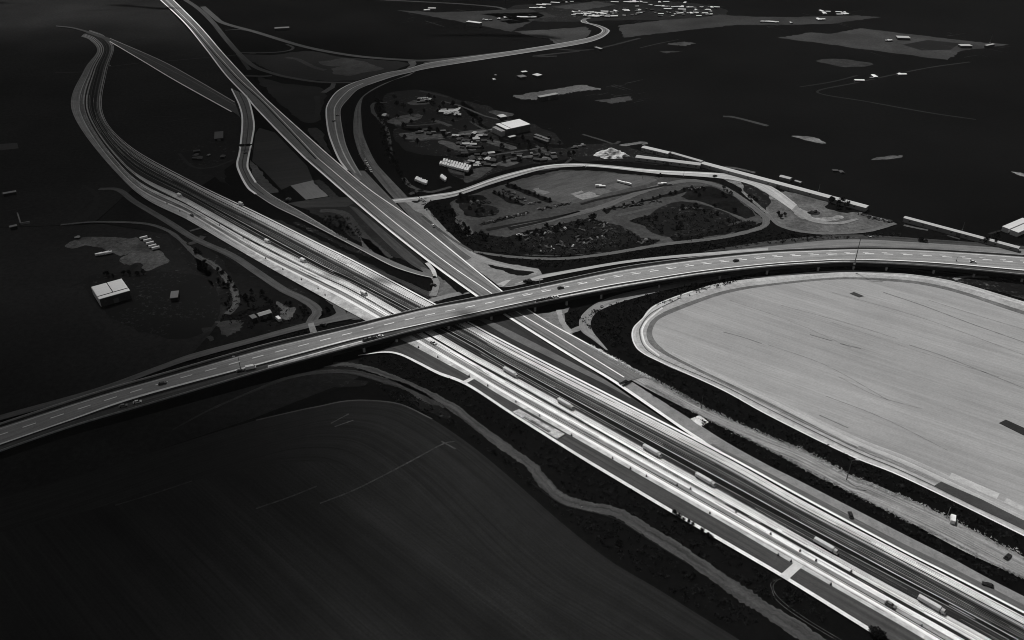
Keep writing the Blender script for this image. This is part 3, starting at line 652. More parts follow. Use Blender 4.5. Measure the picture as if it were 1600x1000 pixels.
ribbon_w('gutter', dn(mixl(lN, lO, .09), up), dn(mixl(lN, lO, .3), up), mat(34, 'plain', .3), 0, fly)
ribbon_w('gutter', dn(mixl(lL, lN, -.28), up), dn(mixl(lL, lN, -.1), up), mat(44, 'plain', .3), 0, fly)  # dark line beside the far parapet, its shadow put into the colour
# pale footway at the outer edge, in two stretches
def cut(P, a, b): return [p for p, q in zip(P, OXS) if a <= q <= b]
OXS = [p.x for p in cr([Vector((x, y, 0)) for x, y in OO], 12)]
for a, b, v in ((415, 598, 150), (832, 1330, 168)):
    ribbon_w('footway', dn(cut(mixl(lN, lO, .52), a, b), up), dn(cut(mixl(lN, lO, .95), a, b), up), mat(v, 'plain', .35, big=.15), 0, fly)
    ribbon_w('footway_kerb', dn(cut(mixl(lN, lO, .5), a, b), up + .02), dn(cut(mixl(lN, lO, .62), a, b), up + .02), mat(220, 'plain', .25, big=.2), 0, fly)
mb = MB()
def dashes(t, L, gap, wd, x0=-1e9, x1=1e9):
    P = mixl(lL, lN, t); s = 0; on = L; d0 = None
    d = [0]
    for i in range(1, len(P)): d.append(d[-1] + (P[i] - P[i - 1]).length)
    def at(u):
        for i in range(1, len(P)):
            if d[i] >= u: return P[i - 1].lerp(P[i], (u - d[i - 1]) / (d[i] - d[i - 1]))
        return P[-1]
    u = 4
    while u < d[-1] - L:
        a, b = at(u), at(u + L)
        if x0 < a.x + mO.x < x1:
            dr = (b - a).normalized(); nn = Vector((-dr.y, dr.x, 0)) * wd / 2
            MB().poly([a - nn + Vector((0, 0, .05)), b - nn + Vector((0, 0, .05)), b + nn + Vector((0, 0, .05)), a + nn + Vector((0, 0, .05))]).put('lane_marking', mat(242, 'plain', .15), fly)
        u += L + gap
dashes(.40, 6.5, 7.0, .75)
dashes(.27, 4, 9.5, .45, 0)
# piers and the earth fill of the approach
for px, py in ((570,538),(622,524),(700,505),(770,490),(835,475),(884,466.5),(942,455.5),(1028,439.8),(1123,426),(1202,417.3),(1280,412.2),(1335,410.6),(1391,412.6),(1460,416.8),(1530,423.2),(1600,430),(1670,437)):
    i = min(range(len(OXS)), key=lambda k: abs(OXS[k] - px))
    a, b = lO[i], lF[i]
    for t in (.035, .5, .9):
        p = a.lerp(b, t); MB().tube((p.x, p.y, 0), (p.x, p.y, p.z - 3.4), .75, .75, 10).put('pier', mat(170, 'plain', .2), fly)
    d = (b - a).normalized(); nn = Vector((-d.y, d.x, 0))
    e0, e1 = a.lerp(b, .02), a.lerp(b, .97)
    z0 = e0.z - 2.7
    MB().hull([(e0 - nn * .7).xy.to_3d() + Vector((0,0,z0-.002)), (e1 - nn * .7).xy.to_3d() + Vector((0,0,z0-.002)), (e1 + nn * .7).xy.to_3d() + Vector((0,0,z0-.002)), (e0 + nn * .7).xy.to_3d() + Vector((0,0,z0-.002))],
              [(e0 - nn * .7).xy.to_3d() + Vector((0,0,z0-.7)), (e1 - nn * .7).xy.to_3d() + Vector((0,0,z0-.7)), (e1 + nn * .7).xy.to_3d() + Vector((0,0,z0-.7)), (e0 + nn * .7).xy.to_3d() + Vector((0,0,z0-.7))]).put('pier_cap', conc, fly)
a = cut(lO, -100, 520); b = cut(lF, -100, 520)
b = b[:len(a)]; a = a[:len(b)]
ou = []
for i, p in enumerate(a):
    q = (p - b[i]); q.z = 0; q.normalize(); ou.append(q)
sweep('embankment', [dn(b, -1.32), dn(a, -1.32), [Vector((p.x, p.y, 0)) + o * 4 for p, o in zip(a, ou)], [Vector((p.x, p.y, 0)) - o * 4 for p, o in zip(b, ou)]], mat(21, 'plain', .3, spec=0))
# ================================================================== BUILDINGS
def bldg(name, label, cat, q, h, roofv, wallv=60, rh=0.0, extra=None, group=None, fine=True):
    """q: four roof corners (far-left, far-right, near-right, near-left) at eave height h"""
    P = [G(x, y, h) for x, y in q]
    u = P[1] - P[0]; vv = P[3] - P[0]; w2 = P[2] - P[1]; vv = (vv + w2) / 2
    un = u.normalized(); vv = vv - un * vv.dot(un); 
    L, W = u.length, vv.length
    c = (P[0] + P[1] + P[2] + P[3]) / 4
    t = empty(name, (c.x, c.y, 0), math.atan2(u.y, u.x)); tag(t, label, cat, group)
    sgn = 1
    x, y = L / 2, W / 2
    MB().box(-x + .25, x - .25, -y + .25, y - .25, 0, h - .05).put('wall', mat(wallv, 'plain', .12), t)
    r = MB()
    if rh:
        if L >= W:
            e = [(-x, -y, h), (x, -y, h), (x, y, h), (-x, y, h), (-x, 0, h + rh), (x, 0, h + rh)]
            r.v = e; r.f = [(0,1,5,4), (2,3,4,5), (0,4,3), (1,2,5), (0,3,2,1)]
        else:
            e = [(-x, -y, h), (x, -y, h), (x, y, h), (-x, y, h), (0, -y, h + rh), (0, y, h + rh)]
            r.v = e; r.f = [(0,4,5,3), (1,2,5,4), (0,1,4), (2,3,5), (0,3,2,1)]
    else: r.box(-x, x, -y, y, h, h + .35)
    r.put('roof', mat(roofv, 'rows', .06, 1.5, .05), t)
    if fine and L > 6:
        d = MB().box(-1.6, 1.6, -y + .17, -y + .24, 0, min(h * .75, 3.6)); d.put('door', mat(90, 'plain', .1), t)
        k = min(8, int(L // 6))
        for i in range(k):
            xx = -x + (i + .5) * L / k
            if abs(xx) > 3: MB().box(xx - .7, xx + .7, -y + .19, -y + .24, h * .45, h * .7).put('window', mat(40, 'plain', .05, rough=.3, spec=.4), t)
    return t, L, W
B, L, W = bldg('barn', 'large white flat-roofed barn standing alone in the dark land at left', 'barn', [(142.5,449),(189.5,436),(203.5,454),(156,468)], 6, 246, 60)
MB().box(-.25, .25, -W / 2 * .6, W / 2, 6.36, 6.45).put('roof_seam', mat(24), B)
MB().box(-L / 2, L / 2, -W / 2 * .64, -W / 2 * .56, 6.36, 6.46).put('roof_seam', mat(24), B)
MB().box(-L / 2 - .3, -L / 2, -W / 2, W / 2, .5, 6.2).put('lit_side_panel', mat(200), B)  # pale colour paints the left wall as sunlit
bldg('shed', 'small square grey-roofed shed on dark ground east of the white barn', 'shed', [(262,456.5),(274.5,455),(284.5,463),(269.5,467.5)], 2.6, 118, 40)
B, L, W = bldg('warehouse', 'biggest white warehouse roof above the loop road, its left slope folded down', 'warehouse', [(773,194.5),(810,186.5),(831.5,194.3),(791.5,202)], 7, 255, 80)
MB().box(-L / 2 + 5, -L / 2 + 5.6, -W / 2, W / 2, 7.36, 7.45).put('roof_seam', mat(30), B)
MB().box(-L / 2 - 5, -L / 2 - .2, -W / 2 + 2, W / 2 - 1, 0, 5.4).put('annex', mat(170), B)
bldg('warehouse', 'long pale warehouse along the near edge of the far grey field', 'warehouse', [(840,150.3),(869,145),(873,147.3),(842.5,152.6)], 5, 165, 60)
for q, lb in (([(1565,354.5),(1597,341),(1609,344.5),(1577.5,358.2)], 'left one of two long white sheds at the right edge of the photo'), ([(1579,359.3),(1611,345.5),(1623,350),(1590.5,364.5)], 'right one of two long white sheds at the right edge of the photo')):
    B, L, W = bldg('long_shed', lb, 'shed', q, 3.5, 205, 215)
bldg('long_shed', 'pale barrel shed in the dark field north of the long white building', 'shed', [(1217,276),(1221,273.3),(1239,277.2),(1234,280.5)], 2.5, 176, 140, .8)
bldg('shed', 'low narrow shed just right of the pale barrel shed in the dark field', 'shed', [(1241,282.5),(1244,281),(1254.5,284),(1250,286)], 2, 150, 100, .5)
LB = [('longest of the white wall-like buildings, running behind the far yard', [(1100,252.3),(1357.5,321),(1351,324.3),(1097,256.3)], 3.6, 190),
      ('long white wall-like building ending at the right, behind the overpass', [(1413,337),(1592.5,384.7),(1588,388.3),(1418,341.5)], 3.6, 185),
      ('long pale hall at the bend of the far works yard', [(1006,227.3),(1047.5,237),(1044,240.6),(1003.5,230.8)], 4, 192),
      ('low pale hall between the loop road and the far works yard', [(996,242.2),(1097,254.5),(1095,258.8),(990,245.5)], 3.6, 178),
      ('narrow pale hall joining the works yard to the longest building', [(1049,237.2),(1098,251.2),(1096,253.3),(1046.5,239.8)], 3, 170)]
for lb, q, h, v in LB: bldg('long_building', lb, 'building', q, h, v, 150, .6 if h > 3.5 else 0)
bldg('shed', 'grey-roofed shed in the dark meadow between the slip road and the highway', 'shed', [(335,206.5),(348.7,205.3),(349.2,216),(334.8,217.2)], 2.5, 96, 40)
bldg('shed', 'thin pale-roofed shed far left, above the L-shaped wall', 'shed', [(4,301.5),(25,297.8),(25.6,299.8),(4.6,303.6)], 2.5, 150, 40, fine=False)
bldg('shed', 'short pale-roofed shed far left, below the L-shaped wall', 'shed', [(14,353.5),(26,350.8),(27,353),(15,355.8)], 2.5, 130, 40, fine=False)
bldg('house', 'pale-roofed long house near the left frontage road', 'house', [(401,489.5),(421,483.5),(425.5,488.2),(403.5,495)], 3.5, 172, 50, 1)
bldg('house', 'small grey-roofed annex touching the pale-roofed long house', 'house', [(391,493),(399,490.3),(401,496.8),(391.5,499.5)], 3, 118, 50)
bldg('warehouse', 'bright white hangar roof at the edge of the far dark field', 'warehouse', [(721,31),(742,33.7),(761,35.3),(739,38.3)], 6, 215, 90)
for lb, q, v in (('white roof on the far right-hand grey field', [(1400,56),(1420,56.7),(1422,60),(1403,59.2)], 175), ('white roof beside the dark copse on the far right', [(1499,69.3),(1517,69.3),(1516,72),(1501,72)], 180), ('slim white roof near the far right mast', [(1539,70.5),(1552,68),(1554,69.3),(1541,72)], 170),
                 ('small white roof farthest left on the mid dark field', [(814,111.5),(822,110.6),(824,112.3),(816,113.3)], 215), ('kite-shaped white roof on the mid dark field', [(832,116.5),(840,114.6),(848,117.3),(838,119.3)], 210), ('grey roof west of the kite-shaped white roof', [(805,119),(815,117.3),(826,119.3),(815,121)], 120),
                 ('slim pale roof below the far curved road', [(928,73.7),(932,73),(942,76),(937,77)], 150), ('white roof on the grey lot above the white warehouse', [(776,180.3),(786,178.5),(791.5,182),(783,184)], 228), ('short white roof below the white warehouse', [(794,213.5),(804,211),(806,213),(796,215.5)], 205),
                 ('pale long roof, upper of two right below the white warehouse', [(834,210.5),(838,209.3),(859,217),(856.5,218.5)], 118), ('grey long roof, lower of two right below the white warehouse', [(832,214.5),(836,213.2),(859,220.5),(856,222)], 88),
                 ('pale roof farthest left in the top dark field', [(427,43),(450,41.8),(453,43.8),(432,44.8)], 110), ('pale shed by the loop road bottom left of the yards', [(806,366.5),(812,365),(815,367),(809,369)], 190)):
    bldg('far_building', lb, 'building', q, 3, v, 50, fine=False)
# village houses: a few shared shapes, each house an object of its own
def house_proto(L, W, h, rh, v, wv):
    t = empty('house', (0, 0, -500)); t['category'] = 'house'
    MB().box(-L / 2 + .2, L / 2 - .2, -W / 2 + .2, W / 2 - .2, 0, h).put('wall', mat(wv, 'plain', .1), t)
    r = MB(); x, y = L / 2, W / 2
    r.v = [(-x,-y,h),(x,-y,h),(x,y,h),(-x,y,h),(-x,0,h+rh),(x,0,h+rh)]; r.f = [(0,1,5,4),(2,3,4,5),(0,4,3),(1,2,5),(0,3,2,1)]
    r.put('roof', mat(v, 'plain', .1), t)
    return t
HP = [house_proto(8, 5.5, 2.2, .8, 200, 60), house_proto(13, 6, 2.4, .7, 235, 70), house_proto(6, 4, 2.0, .6, 130, 40), house_proto(18, 7, 2.8, .5, 240, 80), house_proto(7, 5, 2.0, .7, 78, 36)]
used = set()
def cluster(pts, n, kinds, label, group, ang=None, smin=.6, smax=1.0):
    for i in range(n):
        if len(pts) == 4 and not isinstance(pts[0], tuple): px, py = R.uniform(pts[0], pts[1]), R.uniform(pts[2], pts[3])
        else:
            t = R.random() * (len(pts) - 1); k = int(t); px = pts[k][0] + (pts[k+1][0] - pts[k][0]) * (t - k); py = pts[k][1] + (pts[k+1][1] - pts[k][1]) * (t - k) + R.uniform(-.5, .5)
        k = R.choice(kinds); a = (ang if ang is not None else R.uniform(-.4, .4)) + R.choice((0, 0, math.pi / 2))
        s = R.uniform(smin, smax)
        if k not in used:
            used.add(k); o = HP[k]; o.location = G(px, py); o.rotation_euler = (0, 0, a); o.scale = (s,) * 3; o['label'] = label; o['group'] = group
        else: dup(HP[k], G(px, py), a, label, group, s)
cluster((896, 965, 18.5, 27.5), 80, (0, 2, 2, 4, 1), 'bright roof in the dense middle of the distant town', 'roofs in the middle of the distant town', smin=.6, smax=1.05)
cluster((975, 1120, 11, 26), 64, (0, 2, 2, 4, 1), 'pale roof in the thin eastern part of the distant town', 'roofs in the east of the distant town')
cluster([(955, 4), (1010, 4.5), (1080, 5)], 12, (3, 1), 'bright roof in the back row of the distant town', 'roofs in the back row of the distant town', smin=.6, smax=.9)
cluster([(990, 6), (1020, 9), (1035, 11), (1060, 11.5), (1080, 13)], 14, (3, 1, 0), 'bright roof in the second row of the distant town', 'roofs in the second row of the distant town', smin=.55, smax=.85)
cluster([(844, 9.5), (870, 6), (900, 3.5)], 7, (3, 0), 'pale roof behind the far square field', 'roofs behind the far square field')
cluster([(832, 13.5), (850, 14)], 6, (1, 0), 'pale roof in the short row left of the town', 'roofs in the short row')
cluster([(812, 28), (850, 28.5)], 7, (1, 2), 'pale roof at the far farmstead left of the winding road', 'roofs at the far farmstead')
cluster([(750, 31), (765, 33), (790, 29)], 8, (0, 2), 'small roof around the bright white hangar', 'roofs around the hangar')
cluster([(666, 17), (678, 13.5)], 3, (1, 0), 'small white roof on the verge of the top field', 'roofs on the top field')
cluster([(1185, 34.5), (1212, 36), (1242, 36.5)], 9, (1, 0, 2), 'pale roof in the thin row right of the town', 'roofs in the thin row')
cluster((1283, 1322, 19, 24), 10, (1, 0), 'white roof in the distant hamlet at upper right', 'roofs in the distant hamlet')
cluster([(1276, 31), (1288, 32.5)], 3, (1,), 'pale roof below the distant hamlet', 'roofs below the hamlet')
cluster([(1370, 63), (1390, 65)], 4, (0, 2), 'small roof on the far right-hand grey field', 'small roofs on the far grey field')
cluster([(1338, 129), (1352, 125), (1372, 120)], 5, (1, 2), 'pale roof along the bent lane in the dark right field', 'roofs along the bent lane')
cluster([(1405, 117.5), (1412, 118)], 2, (1,), 'white roof at the right end of the bent lane', 'roofs at the end of the bent lane')
cluster((690, 718, 173, 183), 14, (1, 0, 0), 'white roof in the farmyard left of the white warehouse', 'roofs in the farmyard')
cluster((648, 672, 154, 161), 15, (0, 2, 2), 'small pale roof in the northern hamlet beyond the curved road', 'roofs in the northern hamlet')
cluster([(594, 182), (606, 183)], 2, (0, 4), 'small roof beside the tree belt of the curved road', 'roofs by the tree belt')
cluster((650, 705, 203, 213), 10, (2, 4, 4), 'little grey roof in the scattered hamlet south of the farmyard', 'roofs in the scattered hamlet')
cluster((705, 760, 210, 232), 30, (2, 4, 4, 0), 'little roof left of and below the white warehouse', 'roofs below the warehouse')
cluster((725, 775, 240, 262), 28, (0, 2, 4, 4), 'little roof on the works north of the loop road', 'roofs on the northern works')
cluster((800, 870, 240, 252), 20, (2, 4, 4), 'little roof on the plots along the loop road', 'roofs on the plots')
cluster([(880, 236), (905, 230), (912, 228)], 6, (2, 4), 'little roof by the lane west of the heap', 'roofs by the lane')
cluster((770, 778, 118, 126), 3, (0, 2), 'small pale roof on the square lot in the dark middle field', 'roofs on the square lot')
cluster((1270, 1345, 268, 272), 2, (4,), 'tiny grey roof alone in the dark right-hand field', 'tiny roofs in the dark field')
cluster((300, 352, 236, 252), 9, (4, 4, 2), 'dim little roof in the hamlet inside the left slip road', 'roofs inside the slip road')
cluster([(116, 371), (124, 373)], 2, (2,), 'dim roof at the left end of the dirt lot', 'roofs by the dirt lot')
for i, h in enumerate(HP):
    if i not in used: h.location = G(700, 215); h['label'] = 'little dim roof near the farmyard'
# platform of pale slabs beside the service lane
q = [G(x, y, 1.5) for x, y in ((800.6,643.5),(811,639),(882.5,678),(870.5,685.5))]
c = sum(q, Vector()) / 4
pl = empty('loading_platform', (c.x, c.y, 0)); tag(pl, 'long pale concrete platform slab beside the dark service lane', 'platform')
qq = [p - c.xy.to_3d() for p in q]
MB().hull([qq[3], qq[2], qq[1], qq[0]], [p.xy.to_3d() for p in (qq[3], qq[2], qq[1], qq[0])]).put('slab', mat(176, 'plain', .3, big=.3), pl)
for t in (.1, .14, .19, .24, .3, .36, .8, .86):
    a = qq[0].lerp(qq[3], .1 + R.uniform(0, .3)); b = qq[0].lerp(qq[3], .8); e = (qq[2] - qq[3]) * t
    a = a + e; b = b + e; d = (qq[2] - qq[3]).normalized() * .22; z = Vector((0, 0, .03))
    MB().poly([a + z, b + z, b + d + z, a + d + z][::-1]).put('joint', mat(60), pl)
# sign gantry over the diagonal road
def gantry(name, label, p, q_, z, dep, v):
    a, b = G(*p), G(*q_); c = (a + b) / 2; d = b - a
    t = empty(name, c, math.atan2(d.y, d.x)); tag(t, label, 'gantry'); l = d.length / 2
    MB().tube((-l, 0, 0), (-l, 0, z), .3, .25).put('post', mat(90), t); MB().tube((l, 0, 0), (l, 0, z), .3, .25).put('post', mat(90), t)
    MB().box(-l, l, -dep / 2, dep / 2, z, z + .5).put('beam', mat(v), t)
    for s in (-.45, .45): MB().box(l * s - l * .36, l * s + l * .36, -dep / 2 - .3, -dep / 2 - .05, z - .8, z + 1.6).put('sign_panel', mat(34), t)
area('road', [(966.5,602),(969,604.5),(981,598),(978,595.5)], mat(30, 'plain', .2), 24.8, False); area('road', [(970.5,605.5),(974,607.5),(987,600),(983,598)], mat(28, 'plain', .2), 24.8, False)
gantry('sign_gantry', 'dark sign gantry across the left slip road bend', (374,235), (395,234), 5, 2.2, 26)
# heap of pale material
hp = MB(); n = 28; rings = []
c0 = G(955, 243)
for j in range(9):
    rr = 11 * (1 - j / 8) ** .8; z = 7.5 * (j / 8) ** 1.1
    rings.append([Vector((math.cos(2 * math.pi * i / n) * rr * 1.5, math.sin(2 * math.pi * i / n) * rr, z)) for i in range(n)])
    for p in rings[-1]:
        k = noise.noise(p * .25 + Vector((3, 1, 0))); p.xy = p.xy * (1 + .35 * k); p.z = max(-.2, p.z * (1 + .5 * noise.noise(p * .18)))
hp.v = [p for r in rings for p in r]; hp.f = [(j * n + i, j * n + (i + 1) % n, (j + 1) * n + (i + 1) % n, (j + 1) * n + i) for j in range(8) for i in range(n)]
o = hp.put('gravel_heap', mat(200, 'plain', .35, big=.2)); o.location = c0; tag(o, 'big pale heap of gravel beside the far works yard', 'gravel heap')
# walls far left
for pts, lb in (([(28,335),(33,351)], 'upright stroke of the pale L-shaped wall on the far left'), ([(33,351),(47,348.5)], 'lower stroke of the pale L-shaped wall on the far left')):
    a, b = G(*pts[0]), G(*pts[1]); d = b - a
    o = MB().box(0, d.length, -.5, .5, 0, 1.6).put('garden_wall', mat(120)); o.location = a; o.rotation_euler = (0, 0, math.atan2(d.y, d.x)); tag(o, lb, 'wall')
# ================================================================== VEHICLES
glass = mat(26, 'plain', .05, rough=.15, spec=.5); tyre = mat(22, 'plain', .1)
def car_proto(name, v, van=False):
    t = empty(name, (0, 0, -600)); t['category'] = 'van' if van else 'car'
    L, W = (6.0, 2.1) if van else (4.6, 1.85)
    b = MB()
    if van:
        b.hull([(-2.9,-1,2.3),(1.6,-1,2.3),(1.6,1,2.3),(-2.9,1,2.3)], [(-3,-1.05,.4),(3,-1.05,.4),(3,1.05,.4),(-3,1.05,.4)])
        b.put('body', mat(v, 'plain', .05, rough=.35, spec=.5), t)
        MB().hull([(1.55,-.9,2.0),(1.75,-.9,2.0),(1.75,.9,2.0),(1.55,.9,2.0)], [(2.1,-.95,1.35),(2.4,-.95,1.35),(2.4,.95,1.35),(2.1,.95,1.35)]).put('windscreen', glass, t)
        xs = 1.9
    else:
        b.hull([(-2.2,-.85,.85),(2.1,-.85,.8),(2.1,.85,.8),(-2.2,.85,.85)], [(-2.3,-.92,.3),(2.3,-.92,.3),(2.3,.92,.3),(-2.3,.92,.3)])
        b.put('body', mat(v, 'plain', .05, rough=.35, spec=.5), t)
        MB().hull([(-1.3,-.65,1.4),(.5,-.65,1.4),(.5,.65,1.4),(-1.3,.65,1.4)], [(-1.9,-.82,.84),(1.2,-.82,.82),(1.2,.82,.82),(-1.9,.82,.84)]).put('cabin', glass, t)
        MB().box(-1.2, .4, -.6, .6, 1.4, 1.44).put('roof', mat(v, 'plain', .05, rough=.35, spec=.5), t)
        xs = 1.4
    for x in (-xs, xs):
        for y in (-.85, .85): MB().tube((x, y - .12, .33), (x, y + .12, .33), .34, .34, 10).put('wheel', tyre, t)
    return t
def truck_proto():
    t = empty('semi_truck', (0, 0, -600)); t['category'] = 'truck'
    tr = MB().box(-7.2, 4.2, -1.3, 1.3, 1.1, 3.9).put('trailer', mat(205, 'plain', .08), t)
    cb = MB().hull([(4.7,-1.15,3.4),(6.4,-1.15,3.2),(6.4,1.15,3.2),(4.7,1.15,3.4)], [(4.6,-1.2,.6),(7.3,-1.2,.6),(7.3,1.2,.6),(4.6,1.2,.6)]).put('cab', mat(180, 'plain', .05, rough=.4, spec=.5), t)
    MB().hull([(6.36,-1,3.1),(6.56,-1,3.1),(6.56,1,3.1),(6.36,1,3.1)], [(6.7,-1.05,2.2),(6.95,-1.05,2.2),(6.95,1.05,2.2),(6.7,1.05,2.2)]).put('windscreen', glass, cb)
    for x in (-6, -4.8, 4.9, 6.4):
        for y in (-1.05, 1.05): MB().tube((x, y - .2, .5), (x, y + .2, .5), .52, .52, 10).put('wheel', tyre, t)
    return t
first = {}
def put(proto, px, py, a, label, group=None, z=0.0, s=1.0):
    p = G(px, py, z)
    if proto.name not in first:
        first[proto.name] = 1; proto.location = p; proto.rotation_euler = (0, 0, a); proto.scale = s if isinstance(s, tuple) else (s,) * 3; proto['label'] = label
        if group: proto['group'] = group
        return proto
    return dup(proto, p, a, label, group, s)
TP = truck_proto(); cw = car_proto('car', 225); cb_ = car_proto('car', 22); cg = car_proto('car', 110); vn = car_proto('van', 238, True)
LN = 1.15
for px, py, lb in ((798,584.5,'uppermost'), (884,634,'second from the overpass'), (1019,707.5,'third from the overpass'), (1102,752.5,'third from the bottom right'), (1290,856,'second from the bottom right'), (1455,948,'nearest the bottom right corner')):
    put(TP, px, py, wang((px, py), (px + 38, py + 22)), 'white semi truck on the dark highway lane, %s of six' % lb, 'trucks on the highway below the overpass', LN, (.78, .68, .62))
for px, py, lb in ((281,306.5,'farthest up the highway'), (377,320,'on the outer line by the left slip road'), (418,378.5,'middle one of the five'), (474,408.5,'second nearest the overpass'), (569,460,'nearest the overpass')):
    put(vn, px, py, wang((px, py), (px + 40, py + 20)), 'white van above the overpass, %s' % lb, 'white vans on the highway above the overpass', LN, .95)
drum = empty('traffic_drum', (0, 0, -600)); drum['category'] = 'traffic drum'
MB().tube((0, 0, 0), (0, 0, 1.25), .5, .42, 12).put('drum', mat(30), drum); MB().tube((0, 0, .7), (0, 0, .9), .5, .49, 12).put('band', mat(200), drum); MB().tube((0, 0, -.02), (0, 0, .1), .75, .75, 12).put('base', mat(22), drum)
for px, py in ((261,318),(281,330),(343,352),(380,372),(415,404),(442,421),(471,437),(497,451),(508,461),(541,487),(654,543),(684,558),(733,587.5),(762,603),(806,628),(843,650),(893,680),(957,716),(985,732),(1010,744),(1058,758),(1079,764),(1109,802),(1204,834.5),(1250,861),(1275,876),(1216,867),(1236,877),(1298,913),(1440,978),(918,664),(1150,800),(1330,893)):
    where = 'above' if py < 500 else 'below'
    put(drum, px, py, R.uniform(0, 3), 'dark traffic drum standing on the pale lanes %s the overpass' % where, 'drums on the lanes %s the overpass' % where, LN, .72)
put(cw, 677, 536.5, wang((677, 536), (715, 558)), 'white car on the pale highway lanes just below the overpass', None, LN)
put(cg, 1391, 946, wang((1391, 946), (1429, 968)), 'grey car on the pale highway lanes near the bottom right corner', None, LN)
put(cb_, 300, 337.5, wang((300, 337), (340, 359)), 'black car on the pale highway lanes far above the overpass', None, LN)
for px, py, p, lb in ((1150,408,cb_,'black car on the right half of the overpass'), (1520,410,cw,'white car at the far right of the overpass'), (254,600,cb_,'black car on the left approach of the overpass'), (876,450.5,cb_,'black car on the overpass right of the crossing'), 
                      (215,629,cw,'white car on the outer shoulder of the left approach'), (193,635,cg,'grey car on the outer shoulder of the left approach'), (392,576,vn,'white van on the overpass shoulder by the left lamp post'),
                      (376,580,cb_,'black car stopped behind the white van on the overpass shoulder')):
    put(p, px, py, wang((px, py), (px + 20, py - (4 if px < 1250 else -2))), lb, None, zt(px) + .05)
for i, (px, py) in enumerate(((572,532),(579,530),(586,528.5),(594,526.5))):
    put((cb_, cg, cb_, cw)[i], px, py, wang((px, py), (px + 20, py - 5)), 'car in the short queue parked at the end of the left footway, %s' % ('leftmost', 'second from left', 'third from left', 'rightmost')[i], 'queue on the left footway', 6.05)
for i, (px, py) in enumerate(((842,470.5),(848,469.3),(854,468),(860,466.6),(868,465))):
    put((cb_, cb_, cg, cb_, cw)[i], px, py, wang((px, py), (px + 20, py - 4.3)), 'car in the row on the right footway, %s' % ('leftmost', 'second from left', 'middle one', 'second from right', 'rightmost')[i], 'row on the right footway', 6.05)
for px, py, p, lb in ((522,190,cb_,'black car in the bend of the upper curved road'), (527,181,cg,'grey car in the bend of the upper curved road'), (384,240,cb_,'black car under the gantry on the left slip road'), (1329,806,cb_,'dark car on the concrete strip at right, upper one'), (1543,915,cb_,'dark car near the tip of the right-hand shrub island'),
                      (1574,871,cb_,'dark car on the gravel track near the right edge'), (822,440,cb_,'black car on the pale frontage road, left of a pair'), (828,439,cb_,'black car on the pale frontage road, right of a pair'), (505,508,cb_,'black car at the frontage road junction'), (677,446,cb_,'black car on the gravel triangle beneath the diagonal road'), (435,500,vn,'white van parked by the pale-roofed long house'), (912,261,cw,'white car at the top of the loop road'), (1117,275.5,cb_,'black car on the right part of the loop road'),
                      (677,353,cw,'white car on the gravel verge right of the diagonal road'), (1488,813,vn,'pale van by the lamp post on the right gravel track')):
    put(p, px, py, R.uniform(0, 3), lb, None, .8)
for i in range(7):
    put((cw, cg, cw)[i % 3], 571 + i * 1.5, 251 + i * 2.8, wang((571, 251), (580, 268)), 'parked car in the bright row on the verge of the curved road', 'cars parked on the verge of the curved road', .5)
# trailers in rows
tp2 = empty('trailer', (0, 0, -600)); tp2['category'] = 'trailer'
MB().box(-4.5, 4.5, -1.25, 1.25, 1, 3.4).put('box', mat(245, 'plain', .08), tp2)
for x in (-3.4, -2.2):
    for y in (-1, 1): MB().tube((x, y - .2, .5), (x, y + .2, .5), .5, .5, 8).put('wheel', tyre, tp2)
MB().box(2.8, 3.1, -.8, .8, 0, 1).put('stand', mat(60), tp2)
def trow(p, q_, n, a, lb, grp, s=1.0):
    for i in range(n):
        t = i / max(1, n - 1)
        put(tp2, p[0] + (q_[0] - p[0]) * t, p[1] + (q_[1] - p[1]) * t, a + R.uniform(-.04, .04), lb, grp, .3, s * R.uniform(.9, 1.05))
aa = wang((700, 262), (703, 255))
trow((689, 257.5), (731, 268), 12, aa, 'white trailer in the front row parked north of the loop road', 'front row of trailers', .8)
trow((694, 253), (734, 263.5), 11, aa, 'white trailer in the back row parked north of the loop road', 'back row of trailers', .75)
trow((651, 282), (666, 288), 6, aa, 'white trailer in the short row left of the loop road', 'short row of trailers', .75)
trow((690, 278), (696, 282.5), 4, aa, 'white trailer in the small row just above the loop road', 'small row of trailers', .75)
a2 = wang((226, 381), (234, 379))
for i, (px, py, lb) in enumerate(((225,373.5,'first'), (231,377.5,'second'), (235,382,'third'), (239,386.5,'fourth'), (244,389.5,'last'))):
    put(tp2, px, py, a2, 'white trailer parked at the left dirt lot, %s from the top of its row' % lb, 'trailers at the left dirt lot', .3, .62)
trow((155, 399), (170, 397), 4, a2, 'pale trailer in the dim clutter left of the dirt lot', 'trailers in the dim clutter', .6)
trow((905, 290), (930, 297), 1, a2, 'pale trailer', None) if False else None
trow((968, 285.5), (982, 289), 4, wang((968, 285), (982, 289)), 'white trailer end to end in the middle of the eastern yard', 'trailers end to end in the yard', .6)
trow((935, 292), (941, 293), 2, 0, 'white trailer beside the pale slabs in the eastern yard', 'trailers beside the slabs', .6)
trow((1032, 289), (1037, 288), 2, 0, 'white trailer by the upper track of the eastern yard', 'trailers by the upper track', .55)
